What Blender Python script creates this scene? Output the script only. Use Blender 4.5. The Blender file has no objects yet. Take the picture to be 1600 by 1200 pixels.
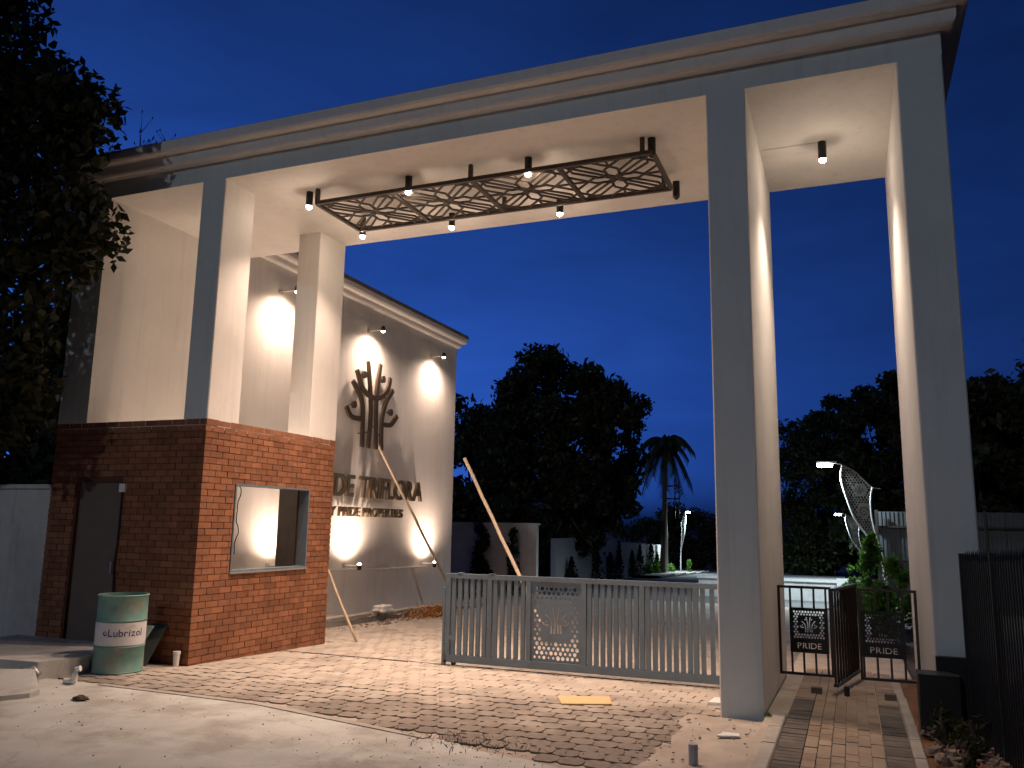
import bpy, bmesh, math, random
import numpy as np
from mathutils import Vector, Matrix
rnd = random.Random(7)
R_ = math.radians
scene = bpy.context.scene
COL = scene.collection

# ------------------------------------------------------------------ camera
cam_d = bpy.data.cameras.new('camera')
cam = bpy.data.objects.new('camera', cam_d); COL.objects.link(cam)
cR = Vector((0.92790351, 0.37243953, 0.01684866))
cU = Vector((0.04721583, -0.16222277, 0.98562388))
cF = Vector((-0.36981853, 0.91376834, 0.16811212))
CAM = Vector((7.6417, -8.4243, 1.75))
cam.matrix_world = Matrix(((cR.x, cU.x, -cF.x, CAM.x), (cR.y, cU.y, -cF.y, CAM.y), (cR.z, cU.z, -cF.z, CAM.z), (0, 0, 0, 1)))
cam_d.sensor_width = 36.0; cam_d.lens = 36 * 1302.3 / 1600
cam_d.clip_start = 0.05; cam_d.clip_end = 2000
scene.camera = cam

# ------------------------------------------------------------------ sky, sun, exposure
world = bpy.data.worlds.new('World'); scene.world = world; world.use_nodes = True
nt = world.node_tree; nt.nodes.clear()
sky = nt.nodes.new('ShaderNodeTexSky'); sky.sky_type = 'NISHITA'; sky.sun_disc = False
sky.sun_elevation = R_(-4.0); sky.sun_rotation = R_(-55); sky.altitude = 0
sky.air_density = 1.0; sky.dust_density = 0.4; sky.ozone_density = 4.0
tint = nt.nodes.new('ShaderNodeMix'); tint.data_type = 'RGBA'; tint.blend_type = 'MULTIPLY'; tint.inputs[0].default_value = 1.0
tint.inputs[7].default_value = (3.0, 12.6, 65, 1)      # deep blue dusk
cl = nt.nodes.new('ShaderNodeMath'); cl.operation = 'MULTIPLY'      # faint streaks of thin cloud
ctc = nt.nodes.new('ShaderNodeTexCoord'); cmp_ = nt.nodes.new('ShaderNodeMapping'); cmp_.inputs['Scale'].default_value = (1.6, 1.6, 7.0)
cno = nt.nodes.new('ShaderNodeTexNoise'); cno.inputs['Scale'].default_value = 1.7; cno.inputs['Detail'].default_value = 7; cno.inputs['Roughness'].default_value = 0.6; cno.inputs['Distortion'].default_value = 0.6
cmr = nt.nodes.new('ShaderNodeMapRange'); cmr.inputs[1].default_value = 0.3; cmr.inputs[2].default_value = 0.75; cmr.inputs[3].default_value = 0.86; cmr.inputs[4].default_value = 1.2
nt.links.new(ctc.outputs['Generated'], cmp_.inputs[0]); nt.links.new(cmp_.outputs[0], cno.inputs['Vector']); nt.links.new(cno.outputs[0], cmr.inputs[0]); nt.links.new(cmr.outputs[0], cl.inputs[1])
sep = nt.nodes.new('ShaderNodeSeparateColor'); lm = nt.nodes.new('ShaderNodeMath'); lm.operation = 'MAXIMUM'
g3 = nt.nodes.new('ShaderNodeMath'); g3.operation = 'MULTIPLY'; g3.inputs[1].default_value = 2.6
gam = nt.nodes.new('ShaderNodeGamma'); gam.inputs[1].default_value = 1.22
bg = nt.nodes.new('ShaderNodeBackground'); bg.inputs[1].default_value = 0.1
wo = nt.nodes.new('ShaderNodeOutputWorld')
nt.links.new(sky.outputs[0], sep.inputs[0]); nt.links.new(sep.outputs[2], lm.inputs[0]); nt.links.new(sep.outputs[1], g3.inputs[0]); nt.links.new(g3.outputs[0], lm.inputs[1]); nt.links.new(lm.outputs[0], gam.inputs[0]); nt.links.new(gam.outputs[0], cl.inputs[0]); nt.links.new(cl.outputs[0], tint.inputs[6]); nt.links.new(tint.outputs[2], bg.inputs[0]); nt.links.new(bg.outputs[0], wo.inputs[0])
sun_d = bpy.data.lights.new('sun', 'SUN'); sun_d.energy = 0.24; sun_d.angle = R_(1.5); sun_d.color = (0.88, 0.95, 1.0)
sun = bpy.data.objects.new('sun', sun_d); COL.objects.link(sun)
sun.rotation_euler = Vector((0.20, 0.93, -0.36)).to_track_quat('-Z', 'Y').to_euler()
vs = scene.view_settings
vs.view_transform = 'Standard'; vs.look = 'None'; vs.exposure = 0.0; vs.gamma = 1.0; vs.use_curve_mapping = False
scene.render.engine = 'CYCLES'
scene.cycles.use_denoising = True
scene.cycles.max_bounces = 10; scene.cycles.diffuse_bounces = 6; scene.cycles.sample_clamp_indirect = 6.0

# ------------------------------------------------------------------ helpers
def gz(y):
    return 0.0 if y < 0 else -0.027 * min(y, 150.0)

def tag(o, label=None, cat=None, group=None, kind=None):
    if label: o['label'] = label
    if cat: o['category'] = cat
    if group: o['group'] = group
    if kind: o['kind'] = kind
    return o

def thing(name, label, cat, loc=(0, 0, 0), rz=0.0, group=None):
    o = bpy.data.objects.new(name, None); COL.objects.link(o)
    o.location = loc; o.rotation_euler = (0, 0, rz); o.empty_display_size = 0.1
    return tag(o, label, cat, group)

def link(name, me, mat=None, parent=None, loc=None, smooth=False):
    if mat is not None and not me.materials: me.materials.append(mat)
    if smooth and len(me.polygons): me.polygons.foreach_set('use_smooth', [True] * len(me.polygons))
    o = bpy.data.objects.new(name, me); COL.objects.link(o)
    if parent is not None: o.parent = parent
    if loc is not None: o.location = loc
    return o

class MB:
    def __init__(s): s.v = []; s.f = []
    def add(s, vs_, fs):
        n = len(s.v); s.v += [tuple(p) for p in vs_]; s.f += [tuple(i + n for i in f) for f in fs]; return s
    def box(s, x0, x1, y0, y1, z0, z1):
        return s.add([(x0,y0,z0),(x1,y0,z0),(x1,y1,z0),(x0,y1,z0),(x0,y0,z1),(x1,y0,z1),(x1,y1,z1),(x0,y1,z1)],
                     [(0,3,2,1),(4,5,6,7),(0,1,5,4),(1,2,6,5),(2,3,7,6),(3,0,4,7)])
    def prism(s, poly, z0, z1):
        n = len(poly)
        vs_ = [(x, y, z0) for x, y in poly] + [(x, y, z1) for x, y in poly]
        fs = [tuple(range(n - 1, -1, -1)), tuple(range(n, 2 * n))] + [(i, (i + 1) % n, n + (i + 1) % n, n + i) for i in range(n)]
        return s.add(vs_, fs)
    def column(s, x0, x1, y0, y1, z0, z1, c=0.012):
        return s.prism([(x0+c,y0),(x1-c,y0),(x1,y0+c),(x1,y1-c),(x1-c,y1),(x0+c,y1),(x0,y1-c),(x0,y0+c)], z0, z1)
    def tube(s, pts, r, n=8, cap=True):
        pts = [Vector(p) for p in pts]; m = len(pts)
        rs = r if isinstance(r, (list, tuple)) else [r] * m
        vs_ = []; fs = []
        ref = Vector((0.31, 0.22, 0.92))
        for i, p in enumerate(pts):
            t = (pts[min(i+1, m-1)] - pts[max(i-1, 0)]).normalized()
            a = t.cross(ref)
            if a.length < 0.05: a = t.cross(Vector((1, 0, 0)))
            a.normalize(); b = t.cross(a)
            for k in range(n):
                w = 2 * math.pi * k / n
                vs_.append(p + (a * math.cos(w) + b * math.sin(w)) * rs[i])
        for i in range(m - 1):
            for k in range(n):
                k2 = (k + 1) % n
                fs.append((i*n+k, i*n+k2, (i+1)*n+k2, (i+1)*n+k))
        if cap: fs += [tuple(range(n-1, -1, -1)), tuple(range((m-1)*n, m*n))]
        return s.add(vs_, fs)
    def lathe(s, prof, n=32, c=(0, 0)):
        m = len(prof); vs_ = []; fs = []
        for r, z in prof:
            for k in range(n):
                w = 2 * math.pi * k / n; vs_.append((c[0] + r*math.cos(w), c[1] + r*math.sin(w), z))
        for i in range(m - 1):
            for k in range(n):
                k2 = (k + 1) % n; fs.append((i*n+k, i*n+k2, (i+1)*n+k2, (i+1)*n+k))
        return s.add(vs_, fs)
    def bar(s, a, b, w, t, up=(0, 0, 1)):
        a, b = Vector(a), Vector(b); d = (b - a).normalized(); up = Vector(up)
        sx = d.cross(up)
        if sx.length < 1e-4: sx = d.cross(Vector((0, 1, 0)))
        sx.normalize(); sy = sx.cross(d)
        q = [(-1,-1),(1,-1),(1,1),(-1,1)]
        vs_ = [a + sx*(i*w/2) + sy*(j*t/2) for i, j in q] + [b + sx*(i*w/2) + sy*(j*t/2) for i, j in q]
        return s.add(vs_, [(0,3,2,1),(4,5,6,7),(0,1,5,4),(1,2,6,5),(2,3,7,6),(3,0,4,7)])
    def mesh(s, name='m'):
        me = bpy.data.meshes.new(name); me.from_pydata(s.v, [], s.f); me.update(); return me
    def build(s, name, mat, parent=None, loc=None, smooth=False):
        return link(name, s.mesh(name), mat, parent, loc, smooth)

def auto_smooth(o, ang=35):
    me = o.data
    me.polygons.foreach_set('use_smooth', [True] * len(me.polygons))
    try: me.set_sharp_from_angle(angle=R_(ang))
    except Exception: pass
    return o

def copy_tree(o, parent=None):
    c = o.copy(); COL.objects.link(c)
    if parent is not None: c.parent = parent
    for ch in list(o.children): copy_tree(ch, c)
    return c

# ------------------------------------------------------------------ materials
def mat(name, base, rough=0.6, var=0.12, scale=6.0, bump=0.0, bscale=None, metal=0.0, second=None, mixscale=1.5, mixpos=(0.45, 0.62), rand=0.0, coords='POS', spec=0.4, detail=6.0):
    m = bpy.data.materials.new(name); m.use_nodes = True
    t = m.node_tree; n = t.nodes; L = t.links
    b = n['Principled BSDF']
    b.inputs['Roughness'].default_value = rough; b.inputs['Metallic'].default_value = metal
    b.inputs['Specular IOR Level'].default_value = spec
    if coords == 'POS':
        g = n.new('ShaderNodeNewGeometry'); vec = g.outputs['Position']
    else:
        g = n.new('ShaderNodeTexCoord'); vec = g.outputs['Object']
    no = n.new('ShaderNodeTexNoise'); no.inputs['Scale'].default_value = scale; no.inputs['Detail'].default_value = detail; no.inputs['Roughness'].default_value = 0.62
    L.new(vec, no.inputs['Vector'])
    def rgb(c): return (c[0], c[1], c[2], 1)
    ramp = n.new('ShaderNodeValToRGB'); e = ramp.color_ramp.elements
    e[0].position = 0.3; e[1].position = 0.7
    e[0].color = rgb([c * (1 - var) for c in base]); e[1].color = rgb([c * (1 + var) for c in base])
    L.new(no.outputs[0], ramp.inputs[0]); col = ramp.outputs[0]
    if second is not None:
        n2 = n.new('ShaderNodeTexNoise'); n2.inputs['Scale'].default_value = mixscale; n2.inputs['Detail'].default_value = 8; n2.inputs['Roughness'].default_value = 0.65
        L.new(vec, n2.inputs['Vector'])
        r2 = n.new('ShaderNodeValToRGB'); r2.color_ramp.elements[0].position = mixpos[0]; r2.color_ramp.elements[1].position = mixpos[1]
        L.new(n2.outputs[0], r2.inputs[0])
        mx = n.new('ShaderNodeMix'); mx.data_type = 'RGBA'; L.new(r2.outputs[0], mx.inputs[0]); L.new(col, mx.inputs[6]); mx.inputs[7].default_value = rgb(second)
        col = mx.outputs[2]
    if rand > 0:
        oi = n.new('ShaderNodeObjectInfo'); gg = n.new('ShaderNodeNewGeometry')
        ad = n.new('ShaderNodeMath'); ad.operation = 'ADD'; L.new(oi.outputs['Random'], ad.inputs[0]); L.new(gg.outputs['Random Per Island'], ad.inputs[1])
        fr = n.new('ShaderNodeMath'); fr.operation = 'FRACT'; L.new(ad.outputs[0], fr.inputs[0])
        mr = n.new('ShaderNodeMapRange'); mr.inputs[3].default_value = 1 - rand; mr.inputs[4].default_value = 1 + rand; L.new(fr.outputs[0], mr.inputs[0])
        mm = n.new('ShaderNodeVectorMath'); mm.operation = 'SCALE'; L.new(col, mm.inputs[0]); L.new(mr.outputs[0], mm.inputs['Scale'])
        col = mm.outputs[0]
    L.new(col, b.inputs['Base Color'])
    if bump > 0:
        n3 = n.new('ShaderNodeTexNoise'); n3.inputs['Scale'].default_value = bscale or scale * 6; n3.inputs['Detail'].default_value = 5
        L.new(vec, n3.inputs['Vector'])
        bp = n.new('ShaderNodeBump'); bp.inputs['Strength'].default_value = bump; bp.inputs['Distance'].default_value = 0.01
        L.new(n3.outputs[0], bp.inputs['Height']); L.new(bp.outputs[0], b.inputs['Normal'])
    return m

def emit(name, color, strength):
    m = bpy.data.materials.new(name); m.use_nodes = True
    b = m.node_tree.nodes['Principled BSDF']
    b.inputs['Base Color'].default_value = (0.8, 0.8, 0.8, 1)
    b.inputs['Emission Color'].default_value = (*color, 1); b.inputs['Emission Strength'].default_value = strength
    return m

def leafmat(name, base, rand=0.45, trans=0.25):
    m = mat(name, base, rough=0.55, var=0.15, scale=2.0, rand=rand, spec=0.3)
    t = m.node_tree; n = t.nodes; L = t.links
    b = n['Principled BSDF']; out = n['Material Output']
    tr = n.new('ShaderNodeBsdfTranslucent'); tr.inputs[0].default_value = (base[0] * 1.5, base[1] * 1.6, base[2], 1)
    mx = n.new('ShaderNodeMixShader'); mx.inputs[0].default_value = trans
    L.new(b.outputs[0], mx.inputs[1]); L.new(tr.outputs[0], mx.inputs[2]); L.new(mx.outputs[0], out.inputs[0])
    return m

M = {}
M['plaster'] = mat('plaster', (0.74, 0.72, 0.68), 0.75, 0.05, 1.3, 0.12, 40, second=(0.66, 0.64, 0.59), mixscale=0.7, mixpos=(0.5, 0.75))
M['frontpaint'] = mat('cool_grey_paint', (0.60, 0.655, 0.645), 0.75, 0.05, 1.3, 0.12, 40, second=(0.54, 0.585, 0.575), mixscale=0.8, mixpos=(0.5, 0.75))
M['plaster2'] = mat('plaster_weathered', (0.58, 0.57, 0.55), 0.85, 0.10, 1.5, 0.2, 30, second=(0.42, 0.41, 0.39), mixscale=0.8, mixpos=(0.5, 0.7))
for _k, _amt in (('plaster', 0.13), ('frontpaint', 0.16), ('plaster2', 0.25)):
    _t = M[_k].node_tree; _b = _t.nodes['Principled BSDF']; _src = _b.inputs['Base Color'].links[0].from_socket
    _g = [n for n in _t.nodes if n.type == 'NEW_GEOMETRY'][0]
    _mp = _t.nodes.new('ShaderNodeMapping'); _mp.inputs['Scale'].default_value = (7, 7, 0.45)
    _n = _t.nodes.new('ShaderNodeTexNoise'); _n.inputs['Scale'].default_value = 1.0; _n.inputs['Detail'].default_value = 7; _n.inputs['Roughness'].default_value = 0.7
    _mr = _t.nodes.new('ShaderNodeMapRange'); _mr.inputs[1].default_value = 0.52; _mr.inputs[2].default_value = 0.74; _mr.inputs[3].default_value = 1.0; _mr.inputs[4].default_value = 1.0 - _amt
    _sc = _t.nodes.new('ShaderNodeVectorMath'); _sc.operation = 'SCALE'
    _t.links.new(_g.outputs['Position'], _mp.inputs[0]); _t.links.new(_mp.outputs[0], _n.inputs['Vector']); _t.links.new(_n.outputs[0], _mr.inputs[0]); _t.links.new(_src, _sc.inputs[0]); _t.links.new(_mr.outputs[0], _sc.inputs['Scale']); _t.links.new(_sc.outputs[0], _b.inputs['Base Color'])
    _bp = [n for n in _t.nodes if n.type == 'BUMP'][0]; _b2 = _t.nodes.new('ShaderNodeBump'); _b2.inputs['Strength'].default_value = 0.25; _b2.inputs['Distance'].default_value = 0.03
    _n2 = _t.nodes.new('ShaderNodeTexNoise'); _n2.inputs['Scale'].default_value = 2.2; _n2.inputs['Detail'].default_value = 3
    _t.links.new(_g.outputs['Position'], _n2.inputs['Vector']); _t.links.new(_n2.outputs[0], _b2.inputs['Height']); _t.links.new(_bp.outputs[0], _b2.inputs['Normal']); _t.links.new(_b2.outputs[0], _b.inputs['Normal'])
M['roof'] = mat('roof_cement', (0.20, 0.20, 0.19), 0.9, 0.2, 3, 0.2, 30)
M['brick'] = mat('brick', (0.255, 0.112, 0.06), 0.85, 0.2, 9, 0.4, 70, second=(0.185, 0.08, 0.045), mixscale=2.2, mixpos=(0.45, 0.7), rand=0.19, spec=0.2)
M['mortar'] = mat('mortar', (0.10, 0.045, 0.028), 0.95, 0.15, 12, 0.3, 60)
M['concrete'] = mat('concrete', (0.48, 0.485, 0.455), 0.93, 0.13, 1.8, 0.4, 45, second=(0.35, 0.335, 0.305), mixscale=1.3, mixpos=(0.47, 0.62), spec=0.15, detail=13)
M['kerb'] = mat('kerb_concrete', (0.36, 0.33, 0.29), 0.9, 0.15, 5, 0.4, 50)
M['sand'] = mat('sand', (0.42, 0.37, 0.315), 0.95, 0.10, 3, 0.4, 60, second=(0.35, 0.30, 0.25), mixscale=1.8, spec=0.12)
M['paver'] = mat('paver', (0.225, 0.193, 0.165), 0.95, 0.15, 14, 0.25, 70, second=(0.38, 0.335, 0.285), mixscale=1.1, mixpos=(0.40, 0.62), rand=0.12, spec=0.12)
M['walkpaver'] = mat('walk_paver', (0.27, 0.20, 0.145), 0.88, 0.12, 9, 0.35, 60, second=(0.34, 0.27, 0.20), mixscale=2.2, rand=0.12)
M['walkdark'] = mat('walk_paver_dark', (0.10, 0.088, 0.078), 0.88, 0.12, 9, 0.35, 60, second=(0.16, 0.135, 0.11), mixscale=3, rand=0.18)
M['soil'] = mat('soil', (0.13, 0.085, 0.055), 0.95, 0.25, 4, 0.7, 20, second=(0.07, 0.05, 0.035), mixscale=2)
M['redsoil'] = mat('red_soil', (0.20, 0.085, 0.04), 0.95, 0.25, 6, 0.8, 25, second=(0.09, 0.05, 0.03), mixscale=3)
M['asphalt'] = mat('asphalt', (0.16, 0.155, 0.15), 0.85, 0.12, 2, 0.4, 60)
M['galv'] = mat('grey_paint_metal', (0.145, 0.19, 0.23), 0.45, 0.07, 4, 0.05, 60, metal=0.1, second=(0.125, 0.16, 0.19), mixscale=3)
M['darkmetal'] = mat('dark_metal', (0.045, 0.035, 0.030), 0.45, 0.15, 10, metal=0.3)
M['screenmetal'] = mat('screen_metal', (0.085, 0.070, 0.058), 0.5, 0.15, 10, metal=0.2)
M['blackmetal'] = mat('black_metal', (0.022, 0.022, 0.024), 0.4, 0.15, 10, metal=0.3)
M['bronze'] = mat('bronze_sheet', (0.12, 0.088, 0.062), 0.33, 0.12, 6, metal=0.55)
M['letteredge'] = mat('letter_metal', (0.16, 0.115, 0.07), 0.30, 0.12, 6, metal=0.6)
M['alu'] = mat('aluminium', (0.55, 0.54, 0.52), 0.35, 0.06, 8, metal=0.7)
M['panelmetal'] = mat('panel_metal', (0.16, 0.15, 0.13), 0.45, 0.15, 6, metal=0.3)
M['polewhite'] = mat('white_metal', (0.62, 0.62, 0.60), 0.4, 0.05, 8)
M['wood'] = mat('bamboo', (0.58, 0.47, 0.34), 0.6, 0.15, 14, 0.2, 60)
M['plank'] = mat('plank', (0.62, 0.40, 0.20), 0.7, 0.12, 8, 0.2, 40)
M['bark'] = mat('bark', (0.07, 0.055, 0.042), 0.95, 0.3, 8, 0.8, 30)
M['pvc'] = mat('white_pvc', (0.75, 0.75, 0.73), 0.35, 0.04, 8)
M['pvcgrey'] = mat('grey_pvc', (0.33, 0.35, 0.36), 0.4, 0.08, 8)
M['drum'] = mat('drum_paint', (0.135, 0.27, 0.235), 0.55, 0.18, 5, 0.15, 30, second=(0.27, 0.24, 0.195), mixscale=3.4, mixpos=(0.52, 0.66), coords='OBJ')
M['drumlabel'] = mat('drum_label', (0.62, 0.62, 0.62), 0.5, 0.08, 9, second=(0.45, 0.43, 0.38), mixscale=5, mixpos=(0.56, 0.68), coords='OBJ')
M['ink'] = mat('blue_ink', (0.05, 0.06, 0.19), 0.5, 0.2, 30, second=(0.45, 0.45, 0.48), mixscale=22, mixpos=(0.60, 0.70))
M['sheetgreen'] = mat('pale_green_board', (0.30, 0.40, 0.36), 0.6, 0.08, 6)
M['sheetgrey'] = mat('grey_board', (0.06, 0.075, 0.075), 0.6, 0.1, 6)
M['door'] = mat('door_paint', (0.15, 0.115, 0.092), 0.6, 0.1, 4)
M['stone'] = mat('rubble', (0.23, 0.175, 0.13), 0.95, 0.2, 9, 0.6, 40, rand=0.3)
M['dryleaf'] = mat('dry_leaf', (0.06, 0.045, 0.03), 0.8, 0.2, 9)
M['straw'] = mat('straw', (0.40, 0.20, 0.07), 0.9, 0.2, 9, rand=0.35)
M['bag'] = mat('plastic_bag', (0.25, 0.25, 0.25), 0.2, 0.2, 9)
M['sheet'] = mat('fence_sheet', (0.075, 0.08, 0.085), 0.5, 0.10, 3, metal=0.2)
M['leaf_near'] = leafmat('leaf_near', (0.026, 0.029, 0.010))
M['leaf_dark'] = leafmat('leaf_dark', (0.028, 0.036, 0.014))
M['leaf_green'] = leafmat('leaf_green', (0.09, 0.20, 0.035), 0.35, 0.3)
M['leaf_cyp'] = leafmat('leaf_cypress', (0.03, 0.05, 0.02))
M['lens_warm'] = emit('lens_warm', (1.0, 0.76, 0.58), 380)
M['lens_white'] = emit('lens_white', (1.0, 0.80, 0.65), 300)
M['lens_off'] = mat('lens_off', (0.05, 0.05, 0.05), 0.3)
M['lens_hot'] = emit('lens_hot', (1.0, 0.72, 0.42), 60)
M['lens_led'] = emit('lens_led', (0.80, 0.95, 1.0), 60)
WARM = (1.0, 0.715, 0.55)
LED = (0.72, 0.90, 1.0)

# fine cracks in the concrete
_t = M['concrete'].node_tree; _b = _t.nodes['Principled BSDF']; _src = _b.inputs['Base Color'].links[0].from_socket
_g = [n for n in _t.nodes if n.type == 'NEW_GEOMETRY'][0]; _nz = _t.nodes.new('ShaderNodeTexNoise'); _nz.inputs['Scale'].default_value = 2.2; _nz.inputs['Detail'].default_value = 6
_vm = _t.nodes.new('ShaderNodeVectorMath'); _vm.operation = 'MULTIPLY_ADD'; _vm.inputs[1].default_value = (0.5, 0.5, 0.5)
_vo = _t.nodes.new('ShaderNodeTexVoronoi'); _vo.feature = 'DISTANCE_TO_EDGE'; _vo.inputs['Scale'].default_value = 0.42
_mr = _t.nodes.new('ShaderNodeMapRange'); _mr.inputs[1].default_value = 0.0; _mr.inputs[2].default_value = 0.007; _mr.inputs[3].default_value = 0.86; _mr.inputs[4].default_value = 1.0
_sc = _t.nodes.new('ShaderNodeVectorMath'); _sc.operation = 'SCALE'
_t.links.new(_g.outputs['Position'], _nz.inputs['Vector']); _t.links.new(_nz.outputs[1], _vm.inputs[0]); _t.links.new(_g.outputs['Position'], _vm.inputs[2]); _t.links.new(_vm.outputs[0], _vo.inputs['Vector'])
_t.links.new(_vo.outputs['Distance'], _mr.inputs[0]); _t.links.new(_src, _sc.inputs[0]); _t.links.new(_mr.outputs[0], _sc.inputs['Scale']); _t.links.new(_sc.outputs[0], _b.inputs['Base Color'])
# dust lies thicker on the pavers towards the gate and the booth
_t = M['paver'].node_tree; _r = [n for n in _t.nodes if n.type == 'VALTORGB'][1]; _src = _r.inputs[0].links[0].from_socket
_g = [n for n in _t.nodes if n.type == 'NEW_GEOMETRY'][0]; _dp = _t.nodes.new('ShaderNodeVectorMath'); _dp.operation = 'DOT_PRODUCT'; _dp.inputs[1].default_value = (-0.030, 0.125, 0.0)
_ma = _t.nodes.new('ShaderNodeMath'); _ma.operation = 'ADD'; _mb = _t.nodes.new('ShaderNodeMath'); _mb.operation = 'ADD'; _mb.inputs[1].default_value = 0.17
_mc = _t.nodes.new('ShaderNodeMath'); _mc.operation = 'MINIMUM'; _mc.inputs[1].default_value = 0.16
_t.links.new(_g.outputs['Position'], _dp.inputs[0]); _t.links.new(_dp.outputs['Value'], _mb.inputs[0]); _t.links.new(_mb.outputs[0], _mc.inputs[0]); _t.links.new(_mc.outputs[0], _ma.inputs[0]); _t.links.new(_src, _ma.inputs[1]); _t.links.new(_ma.outputs[0], _r.inputs[0])

def spot(name, parent, loc, direction, power, size, blend, color, radius=0.04):
    d = bpy.data.lights.new(name, 'SPOT'); d.energy = power; d.spot_size = R_(size); d.spot_blend = blend; d.color = color; d.shadow_soft_size = radius
    o = bpy.data.objects.new(name, d); COL.objects.link(o); o.parent = parent; o.location = loc
    o.rotation_euler = Vector(direction).to_track_quat('-Z', 'Y').to_euler()
    return o

# ------------------------------------------------------------------ 2D plate / text helpers
def plate(name, polys, thick):
    cu = bpy.data.curves.new(name, 'CURVE'); cu.dimensions = '2D'; cu.fill_mode = 'BOTH'; cu.extrude = thick / 2
    for p in polys:
        sp = cu.splines.new('POLY'); sp.points.add(len(p) - 1)
        flat = []
        for x, y in p: flat += [x, y, 0, 1]
        sp.points.foreach_set('co', flat); sp.use_cyclic_u = True
    ob = bpy.data.objects.new(name, cu); COL.objects.link(ob)
    dg = bpy.context.evaluated_depsgraph_get()
    me = bpy.data.meshes.new_from_object(ob.evaluated_get(dg))
    bpy.data.objects.remove(ob); bpy.data.curves.remove(cu)
    me.materials.clear(); me.name = name
    return me

def text_curve(ch, bold=0.0):
    cu = bpy.data.curves.new('t', 'FONT'); cu.body = ch; cu.size = 1.0; cu.offset = bold
    ob = bpy.data.objects.new('t', cu); COL.objects.link(ob)
    return ob, cu

def text_mesh(ch, depth, bold=0.0):
    ob, cu = text_curve(ch, bold); cu.extrude = depth / 2
    dg = bpy.context.evaluated_depsgraph_get()
    me = bpy.data.meshes.new_from_object(ob.evaluated_get(dg))
    bpy.data.objects.remove(ob); bpy.data.curves.remove(cu)
    me.materials.clear()
    return me

def text_polys(ch):
    ob, cu = text_curve(ch)
    dg = bpy.context.evaluated_depsgraph_get()
    c = ob.evaluated_get(dg).to_curve(dg)
    out = []
    for sp in c.splines:
        P = []
        if sp.type == 'BEZIER':
            bp = sp.bezier_points; n = len(bp)
            for i in range(n):
                a, b = bp[i], bp[(i + 1) % n]
                for k in range(5):
                    t = k / 5; s = 1 - t
                    q = a.co * s**3 + a.handle_right * 3*s*s*t + b.handle_left * 3*s*t*t + b.co * t**3
                    P.append((q.x, q.y))
        else:
            P = [(p.co.x, p.co.y) for p in sp.points]
        P = [p for i, p in enumerate(P) if math.hypot(p[0] - P[i-1][0], p[1] - P[i-1][1]) > 1e-4]
        out.append(P)
    bpy.data.objects.remove(ob); bpy.data.curves.remove(cu)
    return out

def layout(s, gap=0.08, space=0.32):
    x = 0; res = []
    for ch in s:
        if ch == ' ': x += space; continue
        pl = text_polys(ch); xs = [p[0] for q in pl for p in q]
        res.append((ch, x - min(xs), pl)); x += max(xs) - min(xs) + gap
    return res, x - gap

def catmull(pts, n=8):
    P = [Vector(p) for p in pts]; P = [P[0] * 2 - P[1]] + P + [P[-1] * 2 - P[-2]]; out = []
    for i in range(1, len(P) - 2):
        a, b, c, d = P[i-1], P[i], P[i+1], P[i+2]
        for k in range(n):
            t = k / n
            out.append(0.5 * ((2*b) + (c - a)*t + (2*a - 5*b + 4*c - d)*t*t + (3*b - a - 3*c + d)*t**3))
    out.append(P[-2]); return out

def ribbon_poly(pts, w, n=8):
    c = catmull(pts, n); l = []; r = []
    for i, p in enumerate(c):
        t = (c[min(i+1, len(c)-1)] - c[max(i-1, 0)]).normalized(); nn = Vector((-t.y, t.x))
        l.append(tuple(p + nn * w / 2)); r.append(tuple(p - nn * w / 2))
    return l + r[::-1]

def circle(cx, cy, r, n=16): return [(cx + r*math.cos(2*math.pi*k/n), cy + r*math.sin(2*math.pi*k/n)) for k in range(n)]

def hexholes(x0, x1, y0, y1, step, hole, skip=None, jit=0.0, rg=rnd, sides=6):
    out = []; row = 0; y = y0 + step * 0.5
    while y < y1 - hole:
        x = x0 + step * (0.5 if row % 2 == 0 else 1.0)
        while x < x1 - hole:
            if skip is None or not skip(x, y):
                h = hole * (1 + rg.uniform(-jit, jit)); a0 = rg.uniform(0, 1) * jit + math.pi / 6
                out.append([(x + h*math.cos(a0 + 2*math.pi*k/sides), y + h*1.12*math.sin(a0 + 2*math.pi*k/sides)) for k in range(sides)])
            x += step
        y += step * 0.9; row += 1
    return out

# emblem drawn in metres, centred at u=0, from v=0 up to v=1.9
EMB = {
 'stem': [[(-0.40, 0.0), (-0.42, 0.72), (-0.53, 1.06), (-0.87, 1.36)], [(-0.15, 0.0), (-0.11, 0.5), (-0.13, 1.06), (-0.30, 1.90)],
          [(0.17, 0.0), (0.10, 1.1), (0.21, 1.92)], [(0.39, 0.0), (0.37, 0.66), (0.51, 1.08), (0.80, 1.42)]],
 'arm': [[(-1.08, 0.79), (-0.86, 0.60), (-0.47, 0.60)], [(-0.74, 1.62), (-0.50, 1.28), (-0.12, 1.13), (0.28, 1.18), (0.58, 1.42), (0.66, 1.68)],
         [(0.41, 0.58), (0.76, 0.62), (1.03, 0.85)]],
 'dot': [(-0.43, 1.57), (0.36, 1.60), (0.74, 0.90), (-0.78, 0.87)]}
def emblem_holes(cx, cy, s):
    f = lambda p: [(cx + u*s, cy + (v - 0.95)*s) for u, v in p]
    ps = [f(ribbon_poly(q, 0.13, 5)) for q in EMB['stem']]
    ps.append(f(ribbon_poly([(-1.08, 0.79), (-0.88, 0.60), (-0.60, 0.58)], 0.13, 5)))
    ps.append(f(ribbon_poly([(0.58, 0.58), (0.80, 0.62), (1.03, 0.85)], 0.13, 5)))
    for u, v in EMB['dot']: ps.append(f(circle(u, v, 0.09, 10)))
    return ps

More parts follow.
